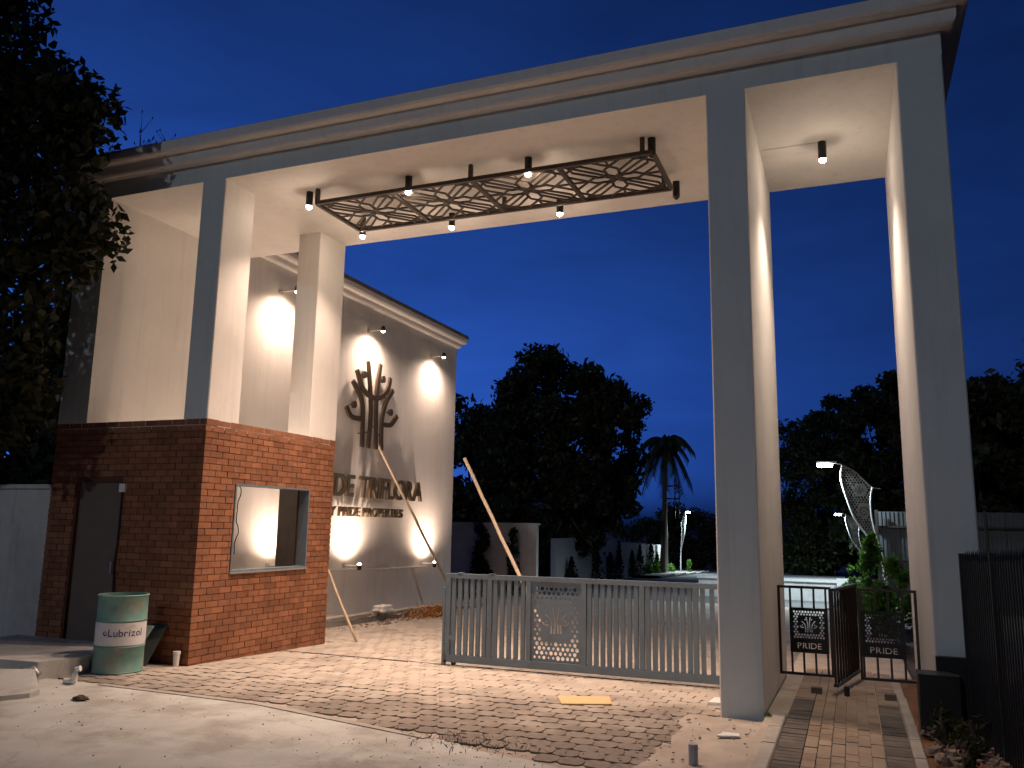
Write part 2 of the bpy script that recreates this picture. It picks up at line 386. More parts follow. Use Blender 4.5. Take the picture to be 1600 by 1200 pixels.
# ================================================================== GROUND AND ROADS
def strip(name, xs, ys, zoff, m, jitter=0.0, kind='structure'):
    v = []; f = []; nx = len(xs)
    for y in ys:
        for x in xs: v.append((x, y, gz(y) + zoff + rnd.uniform(-jitter, jitter)))
    for j in range(len(ys) - 1):
        for i in range(nx - 1): a = j*nx + i; f.append((a, a+1, a+1+nx, a+nx))
    me = bpy.data.meshes.new(name); me.from_pydata(v, [], f)
    o = link(name, me, m); o['kind'] = kind; return o
ground = strip('ground', [-400, -60, 0, 60, 400], [-60, 0, 40, 150, 900], -0.05, M['soil'])

def wob(a, b, n, amp):
    return [(a[0] + (b[0]-a[0])*i/n + rnd.uniform(-amp, amp)*0.4, a[1] + (b[1]-a[1])*i/n + rnd.uniform(-amp, amp)) for i in range(n + 1)]
def flat(name, poly, z, m):
    me = bpy.data.meshes.new(name); me.from_pydata([(x, y, z) for x, y in poly], [], [tuple(range(len(poly)))])
    o = link(name, me, m); o['kind'] = 'structure'; return o
edge = wob((-3.6, -1.32), (2.2, -1.42), 30, 0.015) + wob((2.25, -1.44), (6.2, -2.32), 26, 0.05) + [(6.85, -2.4)]
flat('concrete_road', edge + [(6.85, -14), (30, -14), (30, -50), (-40, -50), (-40, -1.32)][0:0] + [(6.85, -40), (-40, -40), (-40, -1.32)], 0.004, M['concrete'])
# thin cast edge strip along the concrete
eb = MB()
for (x0, y0), (x1, y1) in zip(wob((0.2, -1.36), (2.2, -1.40), 6, 0.006), wob((0.2, -1.36), (2.2, -1.40), 6, 0.006)[1:]): pass
eb.prism([(0.1, -1.35), (2.2, -1.38), (4.3, -1.86), (4.28, -1.93), (2.18, -1.47), (0.1, -1.43)], -0.02, 0.012)
o = eb.build('concrete_edging', M['kerb']); o['kind'] = 'structure'

drive = strip('driveway', [-3.2, 0, 3, 6.85], [-2.7, -1.3, 0, 3, 8, 14, 19], -0.012, M['sand'])
strip('inner_road', [-3.0, 2, 7.0], [19.002, 24, 40, 70, 100], 0.0, M['asphalt'])

# driveway pavers
W_, D_ = 0.205, 0.20
def paver_poly(sx=1.0, sy=1.0):
    a, b = 0.0995 * sx, 0.096 * sy; c = 0.036
    return [(-a, -b*0.55), (-a + c, -b), (a - c, -b), (a, -b*0.55), (a, b*0.55), (a - c, b), (-a + c, b), (-a, b*0.55)]
pm_variants = []
for k in range(5):
    q = MB().prism([(x + rnd.uniform(-.006, .006), y + rnd.uniform(-.006, .006)) for x, y in paver_poly()], -0.05, 0.0)
    me = q.mesh('paver'); me.materials.append(M['paver']); pm_variants.append(me)
cells = []
row = 0; y = -2.2
def edge_y(x):
    return -1.44 if x < 2.2 else -1.44 - (x - 2.2) * 0.22
while y < 12:
    x = -1.9 + (0.5 * W_ if row % 2 else 0)
    while x < 6.75:
        ok = y - 0.07 > edge_y(x) + 0.06
        if x > 6.1 and y < -0.15: ok = ok and (x < 6.1 + (y + 1.9) * 0.1)
        if x > 6.33 and -0.15 <= y <= 3.1: ok = False
        if x < 0.12 and -0.05 < y < 3.05: ok = False
        if x < -0.2 and y < 0: ok = ok and (y < -0.3 and x > -0.6)
        if x < -0.7 - 0.035*y and y > 2.9: ok = False
        if ok: cells.append((x, y))
        x += W_
    y += D_; row += 1
cells.sort(key=lambda c: (c[0] - CAM.x)**2 + (c[1] - CAM.y)**2)
rest = MB()
for i, (x, y) in enumerate(cells):
    dz = rnd.uniform(-0.004, 0.003)
    if i < 300:
        o = link('paver', pm_variants[i % 5], None, drive, (x, y, gz(y) + 0.002 + dz)); o.rotation_euler = (0, 0, rnd.uniform(-.04, .04))
    else:
        rest.add([(x + px, y + py, gz(y) + dz) for px, py in paver_poly()], [tuple(range(8))])
o = rest.build('paver_field', M['paver'], drive); o['kind'] = 'stuff'

# raised walkway with kerbs
walk = strip('walkway', [6.83, 8.24], [-6, -3, 0, 0.01, 3, 8, 12], 0.075, M['sand'])
wl = MB()
def wpaver(x0, x1, y0, y1, m):
    key = (round(x1-x0, 3), round(y1-y0, 3), m.name)
    if key not in WP:
        a, b = (x1-x0)/2 - 0.004, (y1-y0)/2 - 0.004; c = 0.006
        me = MB().prism([(-a+c,-b),(a-c,-b),(a,-b+c),(a,b-c),(a-c,b),(-a+c,b),(-a,b-c),(-a,-b+c)], -0.05, 0.0).mesh('walk_paver'); me.materials.append(m); WP[key] = me
    cy = (y0 + y1) / 2
    o = link('paver', WP[key], None, walk, ((x0+x1)/2, cy, gz(cy) + 0.10 + rnd.uniform(-.003, .003)))
    o.rotation_euler = (rnd.uniform(-.008, .008), rnd.uniform(-.008, .008), rnd.uniform(-.008, .008))
WP = {}
y = -3.0
while y < 3.4:
    for (a, b, m) in ((7.02, 7.22, 'walkdark'), (7.80, 7.99, 'walkdark')):
        wpaver(a, b, y, y + 0.1, M[m] if y < 0.9 else M['walkpaver'])
    y += 0.1
for k, xx in enumerate((7.22, 7.32, 7.42, 7.52, 7.61, 7.70)):
    y = -3.0 + (0.1 if k % 2 else 0)
    while y < 3.4:
        wpaver(xx, xx + (0.10 if k < 3 else 0.095), y, y + 0.2, M['walkpaver']); y += 0.2
def kerb(name, x0, x1, y0, y1, zt, seg=0.6, m=None):
    root = MB().box(x0 + 0.01, x1 - 0.01, y0, y1, -0.12 + gz(y1), zt - 0.03 + gz(y1)).build(name, m or M['kerb']); root['kind'] = 'structure'
    y = y0
    while y < y1 - 0.01:
        e = min(y + seg, y1); dz = rnd.uniform(-.004, .004); c = 0.012
        yy = (y + e) / 2; g = gz(yy)
        q = MB().prism([(x0, -0.1), (x1, -0.1), (x1, zt - c), (x1 - c, zt), (x0 + c, zt), (x0, zt - c)], y + 0.004, e - 0.004)
        q.v = [(a, c_, b + g + dz) for a, b, c_ in q.v]
        q.build('kerb_stone', m or M['kerb'], root); y = e
    return root
kerb('walkway_kerb_left', 6.895, 7.015, -6, -0.02, 0.105)
kerb('walkway_kerb_right', 7.995, 8.085, -6, 1.5, 0.105)

# planting bed on the right
def mound(name, x0, x1, y0, y1, nx, ny, fn, m, kind='structure'):
    v = []; f = []
    for j in range(ny + 1):
        for i in range(nx + 1):
            x = x0 + (x1-x0)*i/nx; y = y0 + (y1-y0)*j/ny; v.append((x, y, fn(x, y, i/nx, j/ny)))
    for j in range(ny):
        for i in range(nx): a = j*(nx+1)+i; f.append((a, a+1, a+nx+2, a+nx+1))
    me = bpy.data.meshes.new(name); me.from_pydata(v, [], f); o = link(name, me, m, smooth=True)
    if kind: o['kind'] = kind
    return o
def nz(x, y, s=1.0):
    return math.sin(x*3.1*s + y*1.7*s) * 0.5 + math.sin(x*7.3*s - y*5.1*s + 1.3) * 0.3 + math.sin(y*11*s + x*2.2*s) * 0.2
mound('planting_bed', 8.08, 11.0, -6, 3.2, 60, 120, lambda x, y, a, b: 0.085 + 0.045*nz(x, y, 2.2)*min(1, a*8) + 0.03*min(1, a*6) + gz(y), M['redsoil'])
mound('sand_patch', 5.85, 6.9, -3.2, -0.05, 26, 60, lambda x, y, a, b: -0.03 + 0.045*max(0, min(1, (x - 6.02 - 0.12*nz(1.0, y, 1.1) - 0.05*nz(2.0, y, 3.7))/0.10)) + 0.05*max(0, min(1, (x - 6.1)*2))*(0.6 + 0.4*nz(x, y, 1.5))*min(1, b*5)*min(1, (1-b)*9), M['sand'])
pl = MB().prism([(-0.75, -0.05), (-2.9, -0.05), (-2.9, -0.8), (-2.4, -0.95), (-1.3, -1.55), (-0.72, -1.5), (-0.62, -1.1)], -0.04, 0.19)
o = pl.build('entrance_platform', M['concrete']); o['kind'] = 'structure'

# ================================================================== PORTICO
port = thing('entrance_portico', 'tall white plastered entrance portico with stepped cornice spanning the driveway', 'portico')
X0, X1, DP, ZS, ZB = -2.65, 8.672, 2.93, 6.333, 3.059
MB().box(X0, X1, 0, DP, ZS, 6.62).build('roof_slab', M['plaster'], port)
def cornice(x0, x1, y0, y1, prof):
    q = MB(); n = len(prof)
    for e, z in prof: q.v += [(x0-e, y0-e, z), (x1+e, y0-e, z), (x1+e, y1+e, z), (x0-e, y1+e, z)]
    for i in range(n - 1):
        for k in range(4): k2 = (k+1) % 4; q.f.append((i*4+k, i*4+k2, (i+1)*4+k2, (i+1)*4+k))
    q.f += [(3, 2, 1, 0), ((n-1)*4, (n-1)*4+1, (n-1)*4+2, (n-1)*4+3)]
    return q
cornice(X0, X1, 0, DP, [(-0.02, 6.585), (0.09, 6.585), (0.115, 6.60), (0.13, 6.63), (0.135, 6.735), (0.14, 6.742), (0.20, 6.742), (0.225, 6.752), (0.245, 6.78), (0.25, 6.84), (0.25, 6.90), (0.235, 6.905)]).build('cornice', M['plaster'], port)
MB().box(X0 - 0.2, X1 + 0.2, -0.2, DP + 0.2, 6.895, 6.935).build('roof_topping', M['roof'], port)
MB().column(-0.396, 0, 0, 0.615, ZB - 0.01, ZS).build('column', M['plaster'], port)
MB().column(-0.421, 0, DP - 0.706, DP, ZB - 0.01, ZS).build('column', M['plaster'], port)
MB().column(6.41, 6.8146, 0, DP, -0.2, ZS).build('column', M['plaster'], port)
MB().column(8.2664, X1, 0, DP, -0.2, ZS).build('column', M['plaster'], port)
MB().box(X0, -2.10, 0, 0.2099, ZB - 0.01, ZS).build('pier', M['plaster'], port)
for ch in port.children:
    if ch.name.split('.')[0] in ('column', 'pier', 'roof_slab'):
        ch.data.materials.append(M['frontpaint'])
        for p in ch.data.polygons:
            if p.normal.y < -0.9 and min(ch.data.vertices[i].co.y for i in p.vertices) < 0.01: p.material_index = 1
MB().box(6.85, 7.47, 1.565, 1.585, ZS - 0.008, ZS - 0.0005).build('conduit', M['plaster'], port)

# ================================================================== GUARD BOOTH
booth = thing('guard_booth', 'red brick guard booth with a metal framed window under the portico', 'booth')
T = 0.2
# mortar cores (set back behind the brick faces)
k_ = 0.012
def core(b, xs, zs, hole): pass
MB().box(-T, -k_, k_, 0.65, -0.2, ZB - 0.02).build('wall', M['mortar'], booth)
MB().box(-T, -k_, 2.285, DP - k_, -0.3, ZB - 0.02).build('wall', M['mortar'], booth)
MB().box(-T, -k_, 0.65, 2.285, -0.25, 1.105).build('wall', M['mortar'], booth)
MB().box(-T, -k_, 0.65, 2.285, 2.235, ZB - 0.02).build('wall', M['mortar'], booth)
MB().box(X0 + k_, -2.15, k_, T, -0.2, ZB - 0.02).build('wall', M['mortar'], booth)
MB().box(-1.36, -T - 0.001, k_, T, -0.2, ZB - 0.02).build('wall', M['mortar'], booth)
MB().box(-2.15, -1.36, k_, T, 2.25, ZB - 0.02).build('wall', M['mortar'], booth)
MB().box(-0.88, -T - 0.001, DP - T, DP - 0.003, -0.3, ZB - 0.02).build('rear_wall', M['plaster2'], booth)
MB().box(-2.09, -0.885, DP - T, DP - 0.003, 2.32, ZB - 0.02).build('rear_wall', M['plaster2'], booth)
MB().box(X0 + 0.02, -0.005, 0.005, DP - 0.005, ZB - 0.12, ZB - 0.003).build('roof_slab', M['plaster'], booth)
MB().box(-2.09, -T, T, DP, -0.2, 0.05).build('floor', M['concrete'], booth)
dr = MB().box(-2.15, -1.36, 0.06, 0.10, 0.16, 2.25).build('door', M['door'], booth)
MB().box(-1.45, -1.42, 0.02, 0.06, 1.05, 1.2).build('handle', M['alu'], dr)
# bricks
CH = ZB / 37; BL = 0.2305
full = MB().box(-0.5, 0.5, 0.0, 0.055, -0.5, 0.5).mesh('brick'); full.materials.append(M['brick'])
bl = []   # (face, u0, u1, z0, z1)
def brick_face(face, u0, u1, openings):
    for r in range(-2, 37):
        z0, z1 = r * CH + 0.005, (r + 1) * CH - 0.004
        u = u0 - (BL / 2 if r % 2 else 0)
        while u < u1 - 0.01:
            segs = [(max(u, u0), min(u + BL, u1))]
            for (a, b, c, d) in openings:
                if z1 > c + 0.02 and z0 < d - 0.02:
                    ns = []
                    for s, e in segs:
                        if e <= a or s >= b: ns.append((s, e))
                        else:
                            if s < a: ns.append((s, a))
                            if e > b: ns.append((b, e))
                    segs = ns
            for s, e in segs:
                if e - s > 0.03: bl.append((face, s + 0.005, e - 0.005, z0, z1))
            u += BL
brick_face('side', 0.0, DP, [(0.63, 2.305, 1.085, 2.255)])
brick_face('front', X0, 0.0, [(-2.17, -1.34, -0.3, 2.27)])
def bkey(b):
    d = (b[0] == 'front') * 100; return d + (b[1] if b[0] == 'side' else -b[1]) * 0.2 + abs(b[3] - 1.4)
bl.sort(key=bkey)
brest = MB()
for i, (face, a, b, z0, z1) in enumerate(bl):
    j = rnd.uniform(-0.003, 0.0025); cz, cu, L_, H_ = (z0+z1)/2, (a+b)/2, b-a, z1-z0
    if face == 'side':
        if a < 0.02: a = 0.0; cu, L_ = (a+b)/2, b-a
        if i < 300:
            o = link('brick', full, None, booth, (j, cu, cz)); o.rotation_euler = (0, 0, math.pi/2); o.scale = (L_, 1, H_)
        else: brest.box(-0.055, j, a, b, z0, z1)
    else:
        if b > -0.02: b = -0.056
        if i < 300:
            o = link('brick', full, None, booth, (cu, -j, cz)); o.rotation_euler = (0, 0, 0); o.scale = (L_, 1, H_)
        else: brest.box(a, b, -j, 0.055, z0, z1)
o = brest.build('brick_field', M['brick'], booth); o['kind'] = 'stuff'
# window frame, sill
wf = MB(); a, b, c, d = 0.632, 2.303, 1.087, 2.253; w = 0.024
for args in ((a, a+w, c, d), (b-w, b, c, d), (a+w, b-w, d-w, d), (a+w, b-w, c, c+w)): wf.box(-0.16, 0.012, args[0], args[1], args[2], args[3])
win = wf.build('window_frame', M['galv'], booth)
MB().box(-0.2, 0.03, a - 0.01, b + 0.01, c - 0.022, c - 0.001).build('sill', M['alu'], win)
MB().box(-1.36, -1.26, -0.03, 0.0, 2.11, 2.22).build('junction_box', M['pvc'], booth)
MB().tube([(-1.31, -0.015, 2.10), (-1.31, -0.015, 1.5), (-1.33, -0.02, 1.2), (-1.30, -0.02, 0.8)], 0.012, 6).build('conduit', M['blackmetal'], booth)
pts = [(-1.45 + 0.03*math.sin(k*0.9), 2.45 + 0.02*math.sin(k*1.7), 2.93 - k*0.085) for k in range(21)]
o = MB().tube(pts, 0.008, 6).build('hanging_cable', M['blackmetal'], None, smooth=True); tag(o, 'thin dark cable hanging down inside the booth window', 'cable')

# ================================================================== SIGN WALL
XW = -2.10
sw = thing('sign_wall', 'long white plastered sign wall with moulded cornice beside the driveway', 'wall')
MB().box(-2.40, XW, 0.21, 11.60, -0.5, 6.56).build('wall_panel', M['plaster'], sw)
cq = cornice(-2.40, XW, 3.22, 11.60, [(-0.01, 6.50), (0.06, 6.50), (0.085, 6.515), (0.10, 6.545), (0.105, 6.62), (0.17, 6.625), (0.195, 6.64), (0.215, 6.68), (0.22, 6.74), (0.22, 6.765), (0.20, 6.77)])
cq.build('cornice', M['plaster'], sw)
MB().box(-2.64, XW + 0.24, 2.99, 11.84, 6.767, 6.86).build('coping', M['roof'], sw)
kw = kerb('planter_kerb', -1.42, -1.27, 3.0, 12.5, 0.16, 0.9)
kw.rotation_euler = (0, 0, R_(1.0))
mound('planter_bed', -2.1, -1.35, 3.0, 12.5, 12, 80, lambda x, y, a, b: gz(y) + 0.09 + 0.03*nz(x, y, 2), M['sand'])
MB().tube([(XW + 0.02, 3.1, 0.83), (XW + 0.025, 6.0, 0.83), (XW + 0.02, 8.0, 0.78), (XW + 0.02, 10.2, 0.74)], 0.02, 8).build('conduit', M['pvc'], sw)

# emblem
em = thing('tree_emblem', 'large dark metal tree of figures emblem on the sign wall', 'emblem', (XW, 7.28, 3.36))
WM = Matrix(((0, 0, 1, 0), (1, 0, 0, 0), (0, 1, 0, 0), (0, 0, 0, 1)))    # local x -> +Y, y -> +Z, z -> +X
def wall_part(name, me, m, parent, u, v, off, sx=1, sy=1):
    me.materials.append(m); o = bpy.data.objects.new(name, me); COL.objects.link(o); o.parent = parent
    o.matrix_local = Matrix.Translation((off, u, v)) @ WM @ Matrix.Diagonal((sx, sy, 1, 1)); return o
for nm in ('stem', 'arm'):
    for i, q in enumerate(EMB[nm]): wall_part(nm, plate(nm, [ribbon_poly(q, 0.108, 8)], 0.05), M['bronze'], em, 0, 0, 0.11 + (0.002 if nm == 'arm' else 0) + 0.001*i)
for u, v in EMB['dot']: wall_part('dot', plate('dot', [circle(u, v, 0.08, 18)], 0.05), M['bronze'], em, 0, 0, 0.11)
for u, v in ((-0.41, 0.3), (-0.12, 0.35), (0.13, 0.5), (0.38, 0.35), (-0.6, 1.2), (0.62, 1.22), (-0.7, 0.59), (0.75, 0.62), (0.36, 1.60), (-0.43, 1.57), (0.74, 0.90), (-0.78, 0.87)):
    o = MB().box(0.0, 0.08, u - 0.01, u + 0.01, v - 0.01, v + 0.01).build('mount', M['darkmetal'], em)
# lettering
def lettering(root, s, y_end, y_vis, z0, h, depth, shear, gap, space, m, tilt=0.0, bold=0.012):
    res, tot = layout(s, gap, space)
    # scale so that the string ends at y_end and its visible mark index falls at y_vis[1]
    idx, yv = y_vis
    sx = (y_end - yv) / (tot - res[idx][1] - min(p[0] for q in res[idx][2] for p in q))
    off = y_end - tot * sx
    for ch, x, pl in res:
        me = text_mesh(ch, depth, bold)
        sh = Matrix(((sx, shear * h, 0, 0), (0, h / 0.70, 0, 0), (0, 0, 1, 0), (0, 0, 0, 1)))
        me.transform(sh); me.materials.append(m)
        o = bpy.data.objects.new('letter', me); COL.objects.link(o); o.parent = root
        yy = off + x * sx
        o.matrix_local = Matrix.Translation((0.09, yy, z0 + tilt * yy)) @ WM
        MB().box(-0.035, 0.0, 0, 0, 0, 0) if False else None
l1 = thing('sign_lettering', 'large raised bronze letters in the upper line on the sign wall', 'lettering', (XW, 0, 0))
lettering(l1, 'PRIDE TRIFLORA', 9.66, (5, 6.87), 2.31, 0.44, 0.06, 0.16, 0.085, 0.30, M['letteredge'], 0.0, 0.02)
l2 = thing('sign_lettering', 'small raised bronze letters in the lower line on the sign wall', 'lettering', (XW, 0, 0))
lettering(l2, 'BY PRIDE PROPERTIES', 8.76, (7, 7.06), 1.90, 0.19, 0.05, 0.16, 0.09, 0.32, M['letteredge'], 0.0, 0.015)

# wall lamps
def wall_lamp(y, z, up, label, power):
    t = thing('wall_floodlight', label, 'lamp', (XW, y, z), 0, 'floodlights on the sign wall')
    s = 1 if up else -1
    MB().box(0, 0.02, -0.05, 0.05, -0.04, 0.04).build('base_plate', M['alu'], t)
    MB().tube([(0.01, 0, 0), (0.22, 0.05, -0.01*s), (0.34, 0.06, 0.0)], 0.014, 8).build('arm', M['alu'], t)
    h = MB().lathe([(0.0, -0.09*s), (0.035, -0.09*s), (0.045, -0.06*s), (0.05, 0.02*s), (0.0, 0.022*s)], 16, (0.34, 0.06)); h.build('housing', M['darkmetal'], t, smooth=True)
    MB().lathe([(0.0, 0.05*s), (0.03, 0.045*s), (0.043, 0.02*s)], 16, (0.34, 0.06)).build('lens', M['lens_hot'], t, smooth=True)
    spot('lamp_light', t, (0.34, 0.06, 0.06*s), (-0.02, 0, s), power, 168, 1.0, WARM, 0.10)
    return t
wall_lamp(3.97, 6.02, False, 'floodlight shining down the sign wall, seen between the portico columns', 290)
wall_lamp(7.10, 5.97, False, 'floodlight shining down the sign wall above the tree emblem', 290)
wall_lamp(10.10, 5.97, False, 'glowing floodlight high on the far end of the sign wall', 290)
wall_lamp(4.10, 0.98, True, 'floodlight shining up the sign wall, seen through the booth window', 190)
wall_lamp(6.57, 0.90, True, 'floodlight shining up the sign wall below the small lower lettering', 290)
wall_lamp(9.95, 0.83, True, 'glowing floodlight low on the sign wall near the gate end', 290)

# ================================================================== CEILING LAMPS AND SCREEN
def ceiling_lamp(x, y, on, label, power=0, lens='lens_warm', color=WARM, length=0.21):
    t = thing('ceiling_lamp', label, 'lamp', (x, y, ZS), 0, 'cylindrical lamps on the portico ceiling')
    auto_smooth(MB().lathe([(0.0, -0.001), (0.048, -0.001), (0.048, -length), (0.040, -length), (0.040, -length + 0.03), (0, -length + 0.03)], 20).build('housing', M['blackmetal'], t))
    MB().lathe([(0.039, -length + 0.01), (0.037, -length - 0.02), (0.02, -length - 0.036), (0.0, -length - 0.04)], 16).build('lens', M[lens] if on else M['lens_off'], t, smooth=True)
    if on: spot('lamp_light', t, (0, 0, -length - 0.06), (0, 0, -1), power, 108, 1.0, color, 0.04)
    return t
PW = 780
for x, y, on, lab in ((0.79, 0.80, 1, 'lit ceiling lamp nearest the brick booth, front row'), (2.37, 0.80, 1, 'second lit lamp from the booth in the front ceiling row'),
        (4.08, 0.80, 1, 'third lit lamp from the booth in the front ceiling row'), (5.65, 0.80, 0, 'unlit ceiling lamp at the far right front corner of the ceiling screen'),
        (0.85, 2.10, 1, 'lit ceiling lamp nearest the rear booth column, rear row'), (2.33, 2.20, 1, 'second lit lamp from the booth in the rear ceiling row'),
        (4.02, 2.22, 1, 'third lit lamp from the booth in the rear ceiling row'), (5.68, 2.16, 0, 'unlit ceiling lamp at the right rear corner of the ceiling screen')):
    ceiling_lamp(x, y, on, lab, PW * (0.45 if x < 1 else 1.0))
ceiling_lamp(7.53, 1.58, 1, 'single lit lamp on the ceiling above the pedestrian gate', 380, 'lens_white', (1.0, 0.78, 0.62), 0.22)

cs = thing('ceiling_screen', 'dark metal screen of four flower panels hung under the ceiling', 'screen', (0.95, 0.74, 6.13))
SW, SD = 4.72, 1.14; mw = SW / 4
for (p, q) in (((0, 0), (SW, 0)), ((0, SD), (SW, SD))): MB().bar((p[0], p[1], 0), (q[0], q[1], 0), 0.05, 0.05).build('rail', M['screenmetal'], cs)
for k in range(5): MB().bar((k*mw, 0.025, 0), (k*mw, SD - 0.025, 0), 0.05, 0.048).build('cross_rail', M['screenmetal'], cs)
for x, y in ((0.02, 0.0), (SW/2, 0.0), (SW - 0.12, 0.0), (0.05, SD), (SW/2, SD), (SW - 0.1, SD)): MB().box(x-.025, x+.025, y-.025, y+.025, 0.02, ZS - 6.13 - 0.001).build('hanger', M['screenmetal'], cs)
def flower_panel(k):
    q = MB(); cx, cy = k*mw + mw/2, SD/2; w = 0.025; t_ = 0.02
    def P(a, r, s=0.0): ca, sa = math.cos(a), math.sin(a); return (cx + r*ca - s*sa, cy + r*sa + 0*s + s*ca, 0)
    hx, hy = mw/2 - 0.025, SD/2 - 0.025
    def clip(p):
        return (max(cx - hx, min(cx + hx, p[0])), max(cy - hy, min(cy + hy, p[1])), 0)
    for i in range(8):
        a = math.pi/4*i + math.pi/8*0
        if i % 2 == 1:      # diagonal long double petals
            L2 = math.hypot(hx, hy)
            a = math.atan2(math.sin(a)*hy, math.cos(a)*hx)
            prev = P(a, 0.02)
            q.bar(P(a, 0.02), clip(P(a, L2)), w, t_)
            for s in (-1, 1):
                pts_ = [P(a, 0.12, 0), P(a, 0.20, 0.085*s), P(a, L2 - 0.22, 0.105*s), P(a, L2 - 0.10, 0.0)]
                for u, v in zip(pts_, pts_[1:]): q.bar(clip(u), clip(v), w, t_)
        else:               # short hexagon petals on the axes
            for s in (-1, 1):
                r_ = hx - 0.06 if i % 4 == 0 else hy - 0.06
                pts_ = [P(a, 0.04, 0), P(a, 0.12, 0.075*s), P(a, 0.27, 0.085*s), P(a, 0.36, 0.0)]
                for u, v in zip(pts_, pts_[1:]): q.bar(u, v, w, t_)
            q.bar(P(a, 0.36), clip(P(a, 0.7)), w, t_)
    for sx in (-1, 1):
        for sy in (-1, 1):
            q.bar((cx + sx*hx, cy + sy*(hy - 0.22), 0), (cx + sx*(hx - 0.22), cy + sy*hy, 0), w, t_)
            q.bar((cx + sx*0.36, cy, 0), (cx + sx*hx, cy + sy*0.2, 0), w, t_); q.bar((cx, cy + sy*0.36, 0), (cx + sx*0.2, cy + sy*hy, 0), w, t_)
    return q.build('flower_panel', M['screenmetal'], cs)
for k in range(4): flower_panel(k)

# ================================================================== SLIDING GATE
GY = 1.8
gate = thing('sliding_gate', 'grey metal sliding gate with vertical slats and perforated tree panel', 'gate', (2.62, GY, 0))
gx1, gt, gb = 4.05, 1.12, -0.005
g = MB(); 
def gbar(name, x0, x1, y0, y1, z0, z1, m='galv'): return MB().box(x0, x1, y0, y1, z0, z1).build(name, M[m], gate)
gbar('top_rail', 0, gx1, -0.03, 0.03, gt - 0.06, gt); gbar('bottom_rail', 0.03, gx1, -0.035, 0.035, gb, gb + 0.09)
gbar('end_post', 0.0, 0.07, -0.03, 0.03, gb + 0.0905, gt - 0.0605)
gbar('latch_plate', -0.03, -0.001, -0.04, 0.04, -0.07, 0.93)
gbar('latch_plate', 0.0705, 0.17, -0.04, -0.032, 0.28, 0.33)
for x in (0.60, 1.14, 1.87, 2.60, 3.24, 3.95): gbar('post', x, x + 0.06, -0.0295, 0.0295, gb + 0.0905, gt - 0.0605)
def slats(a, b, n):
    w = 0.052
    for i in range(n):
        x = a + (b - a) * (i + 0.5) / n
        gbar('slat', x - w/2, x + w/2, -0.02, 0.02, gb + 0.091, gt - 0.061)
slats(0.07, 0.60, 6); slats(0.66, 1.14, 5); slats(1.93, 2.60, 8); slats(2.66, 3.24, 7); slats(3.30, 3.95, 6)
pw, ph = 0.666, gt - gb - 0.155
pc = (pw/2, ph*0.52)
sk = lambda x, y: abs(x - pc[0]) < 0.20 and abs(y - pc[1]) < 0.24
hol = hexholes(0.02, pw - 0.02, 0.02, ph - 0.02, 0.062, 0.020, sk, 0.38, random.Random(3), 5) + emblem_holes(pc[0], pc[1], 0.165)
me = plate('perforated_panel', [[(0, 0), (pw, 0), (pw, ph), (0, ph)]] + hol, 0.006); me.materials.append(M['galv'])
o = bpy.data.objects.new('perforated_panel', me); COL.objects.link(o); o.parent = gate
o.matrix_local = Matrix.Translation((1.202, 0.0, gb + 0.093)) @ Matrix.Rotation(math.pi/2, 4, 'X'); o['label'] = 'perforated panel with tree cut-out'
for x in (0.13, 3.6):
    MB().lathe([(0.0, -0.015), (0.035, -0.015), (0.035, 0.015), (0.0, 0.015)], 20).build('wheel', M['darkmetal'], gate)
    wv = gate.children[-1]; wv.rotation_euler = (math.pi/2, 0, 0); wv.location = (x, 0, gz(GY) + 0.035)
    MB().box(x-.012, x+.012, -.012, .012, gz(GY) + 0.035, gb + 0.02).build('wheel_bracket', M['darkmetal'], gate)
for x in (0.17, 0.62, 0.64+0.02): gbar('hinge_cap', x, x + 0.07 if x < 0.64 else x + 0.02, -0.035, 0.035, gt + 0.0005, gt + 0.014)
o = MB().box(0.02, 6.40, GY - 0.02, GY + 0.02, gz(GY) - 0.02, gz(GY) + 0.004).build('gate_track', M['darkmetal']); tag(o, 'thin dark metal gate track crossing the driveway', 'track')

